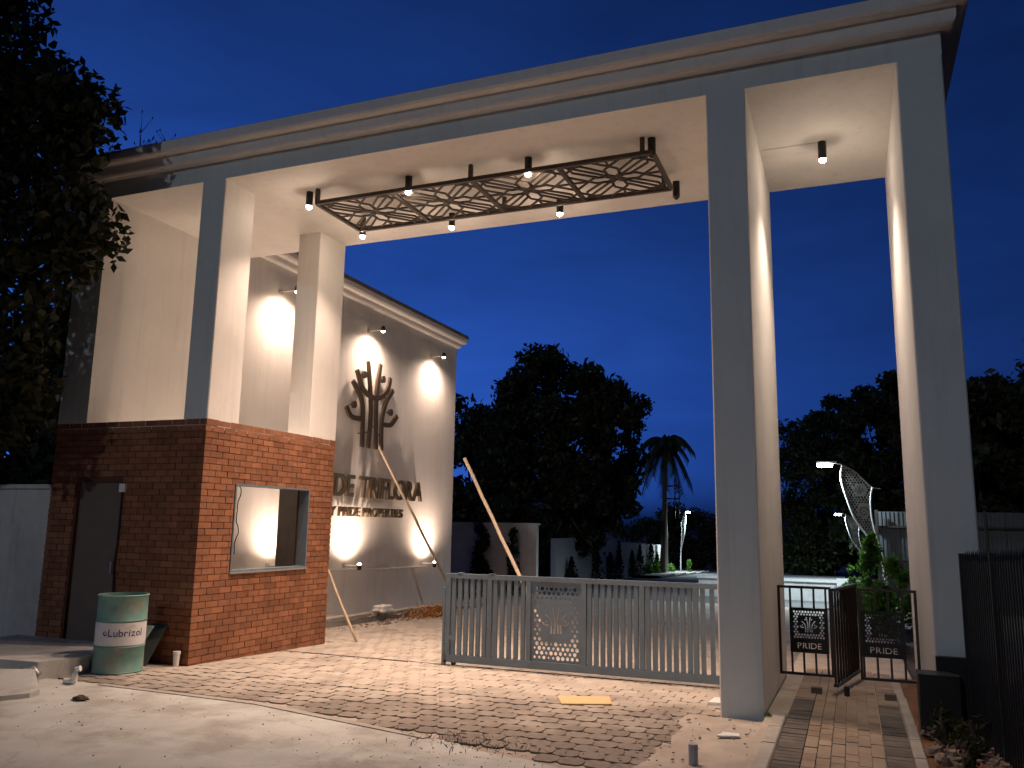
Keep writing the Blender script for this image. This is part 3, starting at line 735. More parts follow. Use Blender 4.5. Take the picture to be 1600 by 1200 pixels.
# ================================================================== PEDESTRIAN GATE
pg = thing('pedestrian_gate', 'dark metal pedestrian gate with two perforated leaves and folded centre', 'gate', (0, 1.6, 0.0))
PB, PT = 0.20, 1.15
def leaf(x0, x1, tb, tt, xa, xb):
    lf = MB()
    r = 0.028
    lf.box(x0, x0 + r, -r/2, r/2, tb, tt); lf.box(x1 - r, x1, -r/2, r/2, tb, tt); lf.box(x0 + r, x1 - r, -r/2, r/2, tt - r, tt); lf.box(x0 + r, x1 - r, -r/2, r/2, tb, tb + r)
    f_ = lf.build('leaf_frame', M['darkmetal'], pg)
    n = 4
    for i in range(n):
        x = xa + (xb - xa) * i / (n - 1)
        MB().box(x - 0.011, x + 0.011, -0.011, 0.011, 0.915, tt - r - 0.001).build('bar', M['darkmetal'], pg)
        MB().box(x - 0.011, x + 0.011, -0.011, 0.011, tb + r + 0.001, 0.435).build('bar', M['darkmetal'], pg)
    w, h = xb - xa + 0.03, 0.48
    ec = (w/2, 0.30)
    sk = lambda x, y: abs(x - ec[0]) < 0.112 and abs(y - ec[1]) < 0.105
    hol = hexholes(0.035, w - 0.035, 0.15, h - 0.02, 0.030, 0.0115, sk, 0.12, random.Random(5)) + emblem_holes(ec[0], ec[1], 0.085)
    res, tot = layout('PRIDE', 0.14)
    s = (w * 0.62) / tot; hh = 0.062; tx = []
    for ch, x, pl_ in res:
        for p in pl_: tx.append([(w*0.19 + (x + a)*s, 0.045 + b*hh/0.7) for a, b in p])
    me = plate('name_plate', [[(0, 0), (w, 0), (w, 0.1395), (0, 0.1395)]] + tx, 0.004); me.materials.append(M['blackmetal'])
    o = bpy.data.objects.new('name_plate', me); COL.objects.link(o); o.parent = pg
    o.matrix_local = Matrix.Translation((xa - 0.015, 0.0, 0.436)) @ Matrix.Rotation(math.pi/2, 4, 'X'); o['label'] = 'black plate with cut-out lettering'
    me = plate('perforated_panel', [[(0, 0.14), (w, 0.14), (w, h), (0, h)]] + hol, 0.004); me.materials.append(M['blackmetal'])
    o = bpy.data.objects.new('perforated_panel', me); COL.objects.link(o); o.parent = pg
    o.matrix_local = Matrix.Translation((xa - 0.015, 0.0, 0.436)) @ Matrix.Rotation(math.pi/2, 4, 'X'); o['label'] = 'black perforated panel with tree cut-out'
leaf(6.835, 7.40, PB, PT, 6.97, 7.34)
leaf(7.66, 8.245, PB, PT, 7.70, 8.10)
ca, cb, cc = Vector((7.415, -0.28, 0)), Vector((7.53, 0.36, 0)), Vector((7.645, 0.9, 0))
for z in (0.16, PT - 0.015): MB().bar(ca + Vector((0, 0, z)), cc + Vector((0, 0, z)), 0.05, 0.03).build('centre_rail', M['darkmetal'], pg)
for i in range(10):
    p = ca.lerp(cc, i / 9); MB().box(p.x - .013, p.x + .013, p.y - .013, p.y + .013, 0.176, PT - 0.031).build('bar', M['darkmetal'], pg)
MB().box(7.49, 7.545, -0.30, -0.24, 0.06, 0.16).build('foot', M['blackmetal'], pg)
for x, y in ((7.22, -0.25), (7.93, -0.30)):
    o = MB().box(x - .055, x + .055, y + 1.6 - .04, y + 1.6 + .04, 0.065, 0.125).build('paving_block', M['walkdark'])
    tag(o, 'loose dark block on the walkway before the %s leaf of the pedestrian gate' % ('left' if x < 7.5 else 'right'), 'block')

# ================================================================== YARD OBJECTS BY THE BOOTH
dm = thing('oil_drum', 'weathered green steel drum with white label band beside the booth', 'drum', (-0.42, -0.68, 0.0), R_(-25))
H = 0.88; r = 0.275
auto_smooth(MB().lathe([(0, 0.004), (r, 0.004), (r+.008, 0.012), (r, 0.022), (r, 0.285), (r+.007, 0.295), (r, 0.305), (r, 0.58), (r+.007, 0.59), (r, 0.60), (r, H-.02), (r+.01, H-.008), (r+.004, H), (r-.012, H), (r-.012, H-.35), (0, H-.36)], 48).build('body', M['drum'], dm), 50)
_me = dm.children[0].data
for v in _me.vertices:
    a_ = math.atan2(v.co.y, v.co.x); rr_ = math.hypot(v.co.x, v.co.y)
    if rr_ > 0.26 and 0.03 < v.co.z < 0.86:
        k2 = 1 - 0.012*max(0, math.sin(2*a_ + 3*v.co.z + 1.0))**3 - 0.02*max(0, math.sin(3*a_ - 9*v.co.z))**6; v.co.x *= k2; v.co.y *= k2
lb = MB(); n = 40
lb.lathe([(r+.0015, 0.315), (r+.0015, 0.57)], 48)
lab = lb.build('label_band', M['drumlabel'], dm, smooth=True)
def on_drum(me, u0, z0, parent):
    n_ = len(me.vertices); co = np.zeros(n_*3); me.vertices.foreach_get('co', co); co = co.reshape(-1, 3)
    R2 = r + 0.003
    ang = DA + (u0 + co[:, 0]) / R2
    out = np.stack([R2*np.cos(ang), R2*np.sin(ang), z0 + co[:, 1]], 1); me.vertices.foreach_set('co', out.ravel()); me.update()
    me.materials.append(M['ink']); return link('print', me, None, parent)
DA = math.atan2(CAM.y + 0.68, CAM.x + 0.36) + R_(25)
x = -0.135
for ch in 'Lubrizol':
    me = text_mesh(ch, 0.0, 0.012); co = [v.co.x for v in me.vertices]; 
    sc = 0.115
    me.transform(Matrix.Diagonal((sc, sc, sc, 1)) @ Matrix.Translation((-min(co), 0, 0)))
    bm = bmesh.new(); bm.from_mesh(me); bmesh.ops.subdivide_edges(bm, edges=bm.edges[:], cuts=2, use_grid_fill=True); bm.to_mesh(me); bm.free()
    on_drum(me, x, 0.42, lab); x += (max(co) - min(co)) * sc + 0.010
me = plate('swirl', [circle(-0.175, 0.033, 0.026, 20), circle(-0.170, 0.036, 0.013, 14)], 0.0); on_drum(me, 0, 0.42, lab)

o = MB().add([(-0.80, -0.42, 0.0), (-0.18, -0.30, 0.0), (-0.10, -0.012, 0.62), (-0.72, -0.05, 0.62), (-0.80, -0.405, 0.0), (-0.18, -0.285, 0.0), (-0.10, 0.0, 0.62), (-0.72, -0.035, 0.62)],
    [(0,1,2,3),(7,6,5,4),(0,4,5,1),(1,5,6,2),(2,6,7,3),(3,7,4,0)]).build('leaning_board', M['sheetgrey']); tag(o, 'dark grey board leaning on the booth behind the drum', 'board')
o.location = (-0.26, -0.02, 0.0); o.scale = (0.72, 0.9, 0.76)
o = MB().add([(-0.62, -0.44, 0.0), (-0.14, -0.44, 0.0), (-0.10, -0.10, 0.58), (-0.58, -0.12, 0.58), (-0.62, -0.43, 0.0), (-0.14, -0.43, 0.0), (-0.10, -0.09, 0.58), (-0.58, -0.11, 0.58)],
    [(0,1,2,3),(7,6,5,4),(0,4,5,1),(1,5,6,2),(2,6,7,3),(3,7,4,0)]).build('leaning_board', M['sheetgreen']); tag(o, 'pale green board tucked between the drum and the grey board', 'board')
o.location = (-0.31, -0.09, 0.0); o.scale = (0.9, 1, 0.80)

el = thing('pipe_elbow', 'white plastic pipe elbow lying on the concrete before the drum', 'pipe', (-0.15, -1.50, 0.004), R_(20))
auto_smooth(MB().tube([(-.005, 0, .03), (-.005, 0, .11), (0.012, 0, .155), (.05, 0, .165)], 0.03, 14).build('elbow_pipe', M['pvc'], el))
auto_smooth(MB().tube([(-.13, 0.03, .028), (-.06, 0.015, .028), (-.005, 0, .03)], 0.028, 14).build('side_pipe', M['pvc'], el))
o = MB().lathe([(0, 0), (0.033, 0), (0.04, 0.13), (0.045, 0.135), (0.045, 0.17), (0.0, 0.17)], 18).build('pipe_stub', M['pvc'], None, (-0.10, -0.09, 0.0)); auto_smooth(o)
tag(o, 'white pipe stub standing at the corner of the brick booth', 'pipe')
def crumple(name, loc, s, m, seed, label, cat):
    bm = bmesh.new(); bmesh.ops.create_icosphere(bm, subdivisions=3, radius=1); rg = random.Random(seed)
    ph = [rg.uniform(0, 6) for _ in range(6)]
    for v in bm.verts:
        c = v.co; k = 1 + 0.22*math.sin(5*c.x + ph[0]) + 0.18*math.sin(7*c.y + ph[1]) + 0.15*math.sin(6*c.z + ph[2]) + rg.uniform(-.06, .06)
        v.co = Vector((c.x*s[0]*k, c.y*s[1]*k, (c.z*k + 0.85)*s[2]))
    me = bpy.data.meshes.new(name); bm.to_mesh(me); bm.free()
    o = link(name, me, m, None, loc, True); return tag(o, label, cat)
crumple('plastic_bag', (-0.66, -1.66, 0.0), (0.13, 0.11, 0.09), M['bag'], 2, 'crumpled plastic bag at the foot of the concrete platform', 'bag')
crumple('dry_leaf', (0.58, -2.06, 0.004), (0.09, 0.05, 0.022), M['dryleaf'], 4, 'curled dry leaf on the concrete road in front of the drum', 'leaf')
crumple('stone', (-1.34, 6.95, gz(7) + 0.15), (0.13, 0.28, 0.08), M['pvc'], 6, 'pale lump of rubble on the planter kerb', 'stone')
o = MB().add([(-0.98, -1.90, 0.16), (-0.52, -1.70, 0.16), (0.02, -2.06, 0.06), (0.06, -2.20, 0.05), (-0.3, -2.9, 0.05), (-1.6, -3.0, 0.10)], [(0, 5, 4, 3, 2, 1)]).mesh('loose_slab')
bm = bmesh.new(); bm.from_mesh(o); res = bmesh.ops.extrude_face_region(bm, geom=bm.faces[:]); 
for v in [e for e in res['geom'] if isinstance(e, bmesh.types.BMVert)]: v.co.z -= 0.05
bmesh.ops.recalc_face_normals(bm, faces=bm.faces[:]); bm.to_mesh(o); bm.free()
o = link('loose_slab', o, M['concrete']); tag(o, 'loose concrete slab lying tilted at the left edge of the road', 'slab')

# left compound wall
o = MB().box(-14, -2.66, 0.28, 0.48, -0.2, 2.17).build('compound_wall', M['plaster2']); tag(o, 'plain grey plastered compound wall left of the booth', 'wall')
MB().box(-14, -2.67, 0.24, 0.52, 2.17, 2.23).build('coping', M['plaster2'], o)

# poles, pipe, plank and small things
def pole(a, b, r0, r1, label):
    a, b = Vector(a), Vector(b); n = 9
    pts_ = [a.lerp(b, i/n) + Vector((rnd.uniform(-.008, .008), rnd.uniform(-.008, .008), 0)) for i in range(n+1)]
    o = MB().tube(pts_, [r0 + (r1-r0)*i/n for i in range(n+1)], 10).build('bamboo_pole', M['wood'], None, smooth=True); return tag(o, label, 'pole', 'bamboo poles')
pole((-1.55, 10.92, -0.15), (-2.02, 7.42, 3.60), 0.034, 0.027, 'long bamboo pole leaning on the sign wall across the lettering')
pole((3.05, 4.85, -0.16), (1.30, 5.05, 2.93), 0.034, 0.030, 'bamboo pole sticking up behind the sliding gate against the dark trees')
pole((0.32, 3.33, -0.10), (-0.86, 3.12, 2.3), 0.022, 0.018, 'thin bamboo pole leaning behind the brick booth')
o = MB().lathe([(0, 0), (0.035, 0), (0.035, 0.165), (0.032, 0.18), (0.0, 0.182)], 20).build('pipe_post', M['pvcgrey'], None, (6.475, -1.84, 0.0)); auto_smooth(o); tag(o, 'short grey pipe post standing in the sand at the bottom edge', 'pipe')
o = MB().prism([(4.72, 0.20), (5.22, 0.42), (5.34, 0.07), (4.88, -0.14)], 0.003, 0.018).build('wood_plank', M['plank']); tag(o, 'flat orange wooden board lying on the paved driveway', 'board')
o = MB().prism([(6.20, 0.62), (6.39, 0.66), (6.38, 0.92), (6.22, 0.90)], -0.03, 0.015).build('paper_sheet', M['pvc']); tag(o, 'white block at the foot of the driveway column', 'block')
o = MB().prism([(6.52, -0.98), (6.70, -0.92), (6.68, -0.82), (6.55, -0.83)], 0.05, 0.064).build('tile_shard', M['pvc']); tag(o, 'white tile shard lying on the sand beside the walkway kerb', 'shard')

# dark boxes before the right column
o = MB().column(8.10, 8.42, -0.36, -0.10, 0.10, 0.585, 0.01).build('electrical_box', M['blackmetal']); tag(o, 'shorter black metal box at the foot of the right column', 'box')
MB().box(8.13, 8.39, -0.366, -0.3605, 0.16, 0.55).build('door', M['blackmetal'], o)
o = MB().prism([(8.265, -0.085), (8.62, -0.085), (8.62, -0.012), (8.265, -0.012)], 0.08, 0.70).build('stone_slab', M['blackmetal']); tag(o, 'taller black slab leaning on the right column behind the box', 'slab')

# palisade fence on the right
fc = thing('palisade_fence', 'dark metal palisade fence with pointed pickets along the right edge', 'fence', (0, 0, 0))
fa, fb = Vector((8.515, -0.12, 0)), Vector((8.76, -3.3, 0))
fd = (fb - fa); nP = 44
for i in range(nP):
    p = fa + fd * (i / (nP - 1)); post = (i in (0, 15, 30, 43))
    h = 1.57 + 0.003*i + rnd.uniform(-.012, .012); w = 0.022 if post else 0.010
    if post: MB().box(p.x - w, p.x + w, p.y - w, p.y + w, 0.02, h).build('post', M['blackmetal'], fc)
    else:
        q = MB().box(p.x - w*0.6, p.x + w*0.6, p.y - w, p.y + w, 0.08, h - 0.06)
        q.tube([(p.x, p.y, h - 0.06), (p.x + 0.003, p.y, h - 0.02), (p.x + 0.010, p.y, h + 0.02)], [0.011, 0.009, 0.002], 5)
        q.build('picket', M['blackmetal'], fc)
for z in (0.25, 1.42): MB().bar(fa + Vector((0.022, 0, z)), fb + Vector((0.022, 0, z)), 0.012, 0.04).build('rail', M['blackmetal'], fc)

# ================================================================== FAR OBJECTS
o = MB().box(-9.0, -2.05, 17.9, 18.12, -0.8, 1.80).build('rear_wall', M['plaster2']); tag(o, 'grey compound wall behind the far end of the sign wall', 'wall')
MB().box(-9.0, -2.0, 17.86, 18.16, 1.80, 1.86).build('coping', M['plaster2'], o)
fw = thing('boundary_wall', 'pale boundary wall running away along the left side of the road', 'wall')
for i in range(10):
    y0 = 25 + i*3.05; x0 = -3.9 - i*0.18
    MB().box(x0 - 0.12, x0 + 0.1, y0, y0 + 3.0, gz(y0 + 3) - 0.3, gz(y0) + 1.95).build('panel', M['plaster'], fw)
lw = thing('low_planter_wall', 'low pale planter wall across the road beyond the gates', 'wall')
MB().box(2.4, 7.05, 22.9, 23.3, -1.0, 0.02).build('wall_body', M['plaster2'], lw)
MB().box(2.35, 7.08, 22.84, 23.36, 0.0205, 0.11).build('coping', M['polewhite'], lw)
MB().box(7.08, 7.66, 22.80, 23.40, -1.0, 0.16).build('end_pier', M['polewhite'], lw)
o = strip('far_pavement', [-6.2, -3.1], [42, 52, 60], 0.12, M['kerb']); 
kerb('far_kerb', -3.1, -2.95, 42, 60, 0.13, 4.0)

# sheet fence at right behind
sf = thing('sheet_fence', 'grey corrugated sheet fence on rails beyond the right column', 'fence')
for i in range(9):
    x0 = 8.35 + i*0.72; q = MB()
    for k in range(6):
        a = x0 + k*0.118; q.box(a, a + 0.06, 20.6, 20.64, -0.6, 2.40); q.box(a + 0.06, a + 0.118, 20.615, 20.645, -0.6, 2.40)
    q.build('panel', M['sheet'], sf)
for z in (0.9, 1.9): MB().box(8.3, 14.9, 20.5, 20.59, z, z + 0.06).build('rail', M['darkmetal'], sf)
for i in range(5): MB().box(8.34 + i*1.5, 8.42 + i*1.5, 20.41, 20.49, -0.6, 2.45).build('post', M['darkmetal'], sf)

# street lamps
def street_lamp(label):
    t = thing('street_lamp', label, 'lamp', (8.55, 20.0, gz(20)), 0, 'decorative street lamps along the inner road')
    bx, bz = 8.55, gz(20)
    Lf = [(7.46, 3.84), (7.40, 3.45), (7.51, 2.91), (7.75, 2.15), (8.08, 1.63), (8.37, 1.16), (8.51, 0.5), (8.52, bz)]
    Rt = [(8.30, 3.14), (8.23, 2.72), (8.25, 2.12), (8.36, 1.56), (8.50, 1.01), (8.59, 0.1), (8.60, bz)]
    Tp = [(7.46, 3.84), (7.79, 3.66), (8.03, 3.41), (8.30, 3.14), (8.56, 3.08)]
    f3 = lambda c: [(p[0] - bx, 0, p[1] - bz) for p in c]
    cl, cr, ct = catmull(Lf, 6), catmull(Rt, 6), catmull(Tp, 6)
    MB().tube(f3(cl), 0.03, 8).build('outer_post', M['polewhite'], t, smooth=True)
    MB().tube(f3(cr), 0.028, 8).build('inner_post', M['polewhite'], t, smooth=True)
    MB().tube(f3(ct), 0.02, 8).build('top_rail', M['panelmetal'], t, smooth=True)
    ZL = 1.25
    left = [p for p in cl if p[1] > ZL]; right = [p for p in cr if p[1] > ZL]; top = [p for p in ct if p[0] < 8.29 and p[0] > 7.47]
    outl = [(p[0] - bx, p[1] - bz) for p in left] + [(p[0] - bx, p[1] - bz) for p in reversed(right)] + [(p[0] - bx, p[1] - bz) for p in reversed(top)]
    def inside(x, y, m):
        zz = y + bz
        xl = np.interp(-zz, [-p[1] for p in cl], [p[0] for p in cl]) - bx; xr = np.interp(-zz, [-p[1] for p in cr], [p[0] for p in cr]) - bx
        xt = np.interp(x + bx, [p[0] for p in ct], [p[1] for p in ct]) - bz
        return x > xl + m and x < xr - m and y < xt - m
    ec = (7.92 - bx, 3.06 - bz); fcx = (8.03 - bx, 2.40 - bz)
    hol = hexholes(-1.2, 0, ZL - bz, 4.4, 0.085, 0.031, lambda x, y: (not inside(x, y, 0.05)) or math.hypot(x - ec[0], y - ec[1]) < 0.20 or math.hypot(x - fcx[0], y - fcx[1]) < 0.215, 0.2, random.Random(9))
    hol += emblem_holes(ec[0], ec[1], 0.14)
    for k in range(12):
        a = 2*math.pi*k/12
        hol.append([(fcx[0] + rr*math.cos(a + da), fcx[1] + rr*math.sin(a + da)) for rr, da in ((0.06, 0), (0.11, -0.16), (0.16, 0), (0.11, 0.16))])
    hol.append(circle(fcx[0], fcx[1], 0.03, 8))
    me = plate('perforated_panel', [outl] + hol, 0.01); me.materials.append(M['panelmetal'])
    o = bpy.data.objects.new('perforated_panel', me); COL.objects.link(o); o.parent = t; o.matrix_local = Matrix.Rotation(math.pi/2, 4, 'X')
    hx, hz = 7.22 - bx, 3.90 - bz
    MB().tube([(7.46 - bx, 0, 3.85 - bz), (hx, 0, hz)], 0.02, 8).build('arm', M['panelmetal'], t)
    auto_smooth(MB().prism([(-0.52, -0.09), (-0.05, -0.09), (0.08, -0.03), (0.08, 0.03), (-0.05, 0.09), (-0.52, 0.09)], -0.02, 0.05).build('lamp_head', M['polewhite'], t, (hx, 0, hz)))
    MB().prism([(-0.50, -0.05), (-0.45, -0.10), (-0.10, -0.10), (-0.05, -0.05), (-0.05, 0.05), (-0.10, 0.10), (-0.45, 0.10), (-0.50, 0.05)], -0.12, -0.0205).build('lens', M['lens_led'], t, (hx, 0, hz))
    spot('lamp_light', t, (hx - 0.28, 0, hz - 0.15), (0, -0.05, -1), 2200, 165, 0.5, LED, 0.12)
    return t
s0 = street_lamp('nearest decorative street lamp with perforated panel, behind the pedestrian gate')
s1 = copy_tree(s0); s1.location = (8.42, 54, gz(54)); tag(s1, 'smaller street lamp farther away behind the pedestrian gate')
s2 = copy_tree(s0); s2.location = (-4.35, 55.5, gz(55.5) + 0.1); s2.rotation_euler = (0, 0, R_(180 - 58)); tag(s2, 'street lamp lighting the boundary wall far behind the sliding gate')

# utility pole with frame
up = thing('utility_pole', 'tall utility pole with a crossarm frame beside the palm tree', 'pole', (-4.75, 52, gz(52)))
MB().tube([(0, 0, 0), (0, 0, 5.0), (0, 0, 8.4)], [0.17, 0.15, 0.12], 10).build('post', M['kerb'], up, smooth=True)
for z in (5.3, 6.2): MB().bar((-0.2, 0, z), (1.1, 0, z), 0.1, 0.1).build('crossarm', M['darkmetal'], up)
for x in (0.72, 1.02): MB().bar((x, 0, 3.9), (x, 0, 6.7), 0.06, 0.06).build('strut', M['darkmetal'], up)

# ================================================================== VEGETATION
def leaf_mesh(name, pts, sizes, rg, aspect=0.5, droop=0.0, m=None):
    n = len(pts)
    d = rg.normal(size=(n, 3)); d[:, 2] -= droop; d /= np.linalg.norm(d, axis=1)[:, None]
    e = rg.normal(size=(n, 3)); e -= (e*d).sum(1)[:, None]*d; e /= np.linalg.norm(e, axis=1)[:, None]
    nrm = np.cross(d, e)
    s = sizes[:, None]
    v = np.stack([pts - d*s*0.5, pts + e*s*aspect*0.5 + nrm*s*0.06 - d*s*0.05, pts + d*s*0.5, pts - e*s*aspect*0.5 + nrm*s*0.06 - d*s*0.05], 1).reshape(-1, 3)
    me = bpy.data.meshes.new(name); me.vertices.add(4*n); me.vertices.foreach_set('co', v.ravel())
    me.loops.add(4*n); me.loops.foreach_set('vertex_index', np.arange(4*n, dtype=np.int32))
    me.polygons.add(n); me.polygons.foreach_set('loop_start', np.arange(0, 4*n, 4, dtype=np.int32)); me.polygons.foreach_set('loop_total', np.full(n, 4, dtype=np.int32))
    me.update(calc_edges=True)
    if m: me.materials.append(m)
    return me
def tree(label, base, centre, rad, nclump, nleaf, lsize, m, seed, cr=0.32, trunk_r=0.2, group=None, name='tree', extra=None, aspect=0.5, limbs=True, stray=0.25):
    rg = np.random.default_rng(seed)
    t = thing(name, label, 'tree', base, 0, group)
    c = np.array(centre) - np.array(base); rad = np.array(rad)
    d = rg.normal(size=(nclump, 3)); d /= np.linalg.norm(d, axis=1)[:, None]
    rr = rg.uniform(0.25, 1.0, nclump)**0.45 * rg.uniform(0.82, 1.05, nclump)
    cen = c + d * rr[:, None] * rad
    if extra is not None: cen = np.vstack([cen, np.array(extra) - np.array(base)])
    sz = rg.uniform(0.55, 1.25, len(cen)) * cr * rad.mean()
    w = sz**2 / (sz**2).sum(); idx = rg.choice(len(cen), nleaf, p=w)
    g_ = rg.normal(size=(nleaf, 3)); g_ /= np.linalg.norm(g_, axis=1)[:, None]
    pts = cen[idx] + g_ * (rg.uniform(0, 1, nleaf)**0.55 * sz[idx] * (1 + 0.22*np.abs(rg.normal(size=nleaf))*(rg.uniform(0, 1, nleaf) < stray)))[:, None] * np.array([1, 1, 0.85])
    me = leaf_mesh('crown', pts, lsize * rg.uniform(0.6, 1.3, nleaf), rg, aspect, 0.5, m)
    link('crown', me, None, t)
    q = MB(); top = Vector(c) + Vector((0, 0, 0.1*rad[2]))
    q.tube([(0, 0, -0.2), Vector((0.1, 0.05, c[2]*0.35)), Vector(c)*0.7 + Vector((0, 0, 0.0)), top], [trunk_r, trunk_r*0.8, trunk_r*0.5, trunk_r*0.2], 8)
    q.build('trunk', M['bark'], t, smooth=True)
    if limbs:
        lq = MB()
        for k in range(0, len(cen), max(1, len(cen)//22)):
            a = Vector(c)*rg.uniform(0.55, 0.85); b = Vector(cen[k]); mid = a.lerp(b, 0.5) + Vector((0, 0, 0.12*rad[2]*rg.uniform(-.3, 1)))
            lq.tube([a, mid, b], [trunk_r*0.35, trunk_r*0.22, trunk_r*0.06], 6, False)
        lq.build('limbs', M['bark'], t, smooth=True)
    return t
# near tree at the left edge
ex = [(p[0] - 0.45, p[1], p[2]) for p in [(-1.35, -1.0, 7.1), (-1.25, -1.0, 6.5), (-1.2, -1.0, 5.9), (-1.1, -1.0, 5.45), (-1.45, -1.0, 6.9), (-1.75, -1.0, 7.45), (-1.6, -1.1, 6.2), (-1.5, -1.0, 5.2), (-1.7, -1.0, 4.6), (-1.75, -1.0, 4.0), (-1.95, -1.0, 3.5), (-2.2, -1.0, 3.1), (-2.6, -1.0, 8.0), (-2.9, -1.0, 9.0), (-3.0, -1.0, 9.8), (-2.2, -1.1, 5.8), (-2.3, -1.1, 6.7), (-2.3, -1.1, 4.9), (-2.4, -1.1, 4.1), (-2.7, -1.1, 7.4), (-2.9, -1.1, 3.3)]]
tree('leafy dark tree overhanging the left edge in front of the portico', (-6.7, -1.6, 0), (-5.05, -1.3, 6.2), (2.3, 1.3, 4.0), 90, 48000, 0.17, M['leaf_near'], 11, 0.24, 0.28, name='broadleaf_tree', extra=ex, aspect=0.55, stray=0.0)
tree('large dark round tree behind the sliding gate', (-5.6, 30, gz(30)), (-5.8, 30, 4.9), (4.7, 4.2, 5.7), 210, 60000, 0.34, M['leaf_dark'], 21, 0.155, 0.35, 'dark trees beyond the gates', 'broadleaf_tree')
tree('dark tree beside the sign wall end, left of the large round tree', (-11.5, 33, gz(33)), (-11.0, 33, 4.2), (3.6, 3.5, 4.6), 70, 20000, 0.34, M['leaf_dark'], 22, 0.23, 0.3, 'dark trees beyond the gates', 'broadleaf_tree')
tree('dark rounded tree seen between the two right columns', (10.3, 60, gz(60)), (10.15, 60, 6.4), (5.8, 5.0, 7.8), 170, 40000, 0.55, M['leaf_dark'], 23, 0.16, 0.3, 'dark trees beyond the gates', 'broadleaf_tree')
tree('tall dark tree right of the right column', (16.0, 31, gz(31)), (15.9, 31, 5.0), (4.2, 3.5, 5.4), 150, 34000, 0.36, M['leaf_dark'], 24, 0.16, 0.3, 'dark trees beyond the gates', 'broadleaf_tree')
for i, (x, y, h, w) in enumerate(((4.6, 70, 4.4, 4.5), (10.5, 75, 5.0, 5), (0.3, 78, 4.2, 4.5), (-9, 80, 5.0, 6), (-18, 62, 6.5, 6), (22, 60, 7, 6), (4.8, 63, 12.6, 3.8), (12.4, 29, 8.0, 2.6))):
    tree(('low dark tree far down the road, number %d from the palm' if False else ['distant dark tree low behind the low planter wall', 'distant dark tree behind the farther street lamp', 'low rounded tree right of the palm at the horizon', 'distant dark tree behind the palm and utility pole', 'distant dark tree mass hidden left behind the round tree', 'distant dark tree at the far right edge', 'low dark tree just right of the driveway column', 'dark bushy tree behind the right column'][i]),
         (x, y, gz(y)), (x, y, gz(y) + h*0.55), (w, w*0.8, h*0.62), 60, 14000, 0.42, M['leaf_dark'], 40 + i, 0.24, 0.2, 'dark trees beyond the gates', 'broadleaf_tree', limbs=False)
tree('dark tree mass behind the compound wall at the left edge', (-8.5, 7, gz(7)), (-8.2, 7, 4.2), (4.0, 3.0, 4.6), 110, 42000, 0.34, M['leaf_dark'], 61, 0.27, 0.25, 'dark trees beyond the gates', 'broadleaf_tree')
# palm
pt = thing('palm_tree', 'palm tree with drooping fronds right of the round tree', 'tree', (-4.6, 50, gz(50)))
MB().tube([(0, 0, 0), (0.15, 0, 3.5), (0.3, 0, 7.0), (0.4, 0, 9.2)], [0.2, 0.16, 0.14, 0.13], 10).build('trunk', M['bark'], pt, smooth=True)
rg = np.random.default_rng(5)
for k in range(34):
    a = 2*math.pi*k/34 + rg.uniform(-.2, .2); el_ = rg.uniform(-0.9, 1.0); L_ = rg.uniform(1.7, 2.5); q = MB()
    pr = []
    for i in range(9):
        s = i/8; pr.append(Vector((0.4 + math.cos(a)*L_*s*math.cos(el_*0.6), math.sin(a)*L_*s*math.cos(el_*0.6), 9.2 + L_*(math.sin(el_)*s - 1.0*s*s))))
    q.tube(pr, [0.03*(1 - i/9) + 0.006 for i in range(9)], 5)
    for i in range(1, 9):
        for j in range(3):
            p = pr[i-1].lerp(pr[i], (j + 0.5)/3); td = (pr[i] - pr[i-1]).normalized(); sd = td.cross(Vector((0, 0, 1)))
            if sd.length < 0.1: sd = Vector((1, 0, 0))
            sd.normalize()
            for s in (-1, 1):
                tip = p + sd*s*0.34 + td*0.2 + Vector((0, 0, -0.42)); q.add([p - td*0.09, p + td*0.09, tip], [(0, 1, 2)])
    q.build('frond', M['leaf_dark'], pt)
# shrubs
def shrub(label, base, rad, n, ls, m, seed, name='shrub', group=None, cone=False, aspect=0.5):
    rg = np.random.default_rng(seed); t = thing(name, label, 'shrub', base, 0, group)
    u = rg.uniform(0, 1, n); th = rg.uniform(0, 2*math.pi, n); rr = rg.uniform(0.0, 1, n)**0.5
    prof = (1 - u)**0.8
    lump = 1 + 0.22*np.sin(3*th + 6*u + seed) + 0.15*np.sin(5*th - 11*u)
    pts = np.stack([rad[0]*prof*rr*lump*np.cos(th), rad[1]*prof*rr*lump*np.sin(th), 0.05 + rad[2]*u], 1)
    if not cone:
        nc = max(6, int(9*rad[2]/rad[0]/1.5)); cc_ = np.stack([rg.uniform(-.75, .75, nc)*rad[0], rg.uniform(-.75, .75, nc)*rad[1], rg.uniform(0.08, 0.95, nc)*rad[2]], 1)
        cc_[:, :2] *= (1.05 - 0.55*cc_[:, 2:]/rad[2]); ix = rg.integers(0, nc, n); g_ = rg.normal(size=(n, 3)); g_ /= np.linalg.norm(g_, axis=1)[:, None]
        rs = rad[0]*rg.uniform(0.28, 0.55, nc); pts = cc_[ix] + g_*(rs[ix]*rg.uniform(0.1, 1, n)**0.5)[:, None]*np.array([1, 1, 1.25]); pts[:, 2] = np.abs(pts[:, 2])
    link('foliage', leaf_mesh('foliage', pts, ls*rg.uniform(0.6, 1.3, n), rg, aspect, 0.2, m), None, t)
    MB().tube([(0, 0, -0.05), (0.02, 0, rad[2]*0.4), (0, 0.01, rad[2]*0.8)], [0.03, 0.02, 0.008], 6).build('stem', M['bark'], t)
    return t
shrub('tall green leafy shrub lit beside the nearest street lamp', (8.02, 15.2, gz(15.2)), (0.42, 0.45, 2.2), 2600, 0.13, M['leaf_green'], 1, group='green shrubs behind the pedestrian gate')
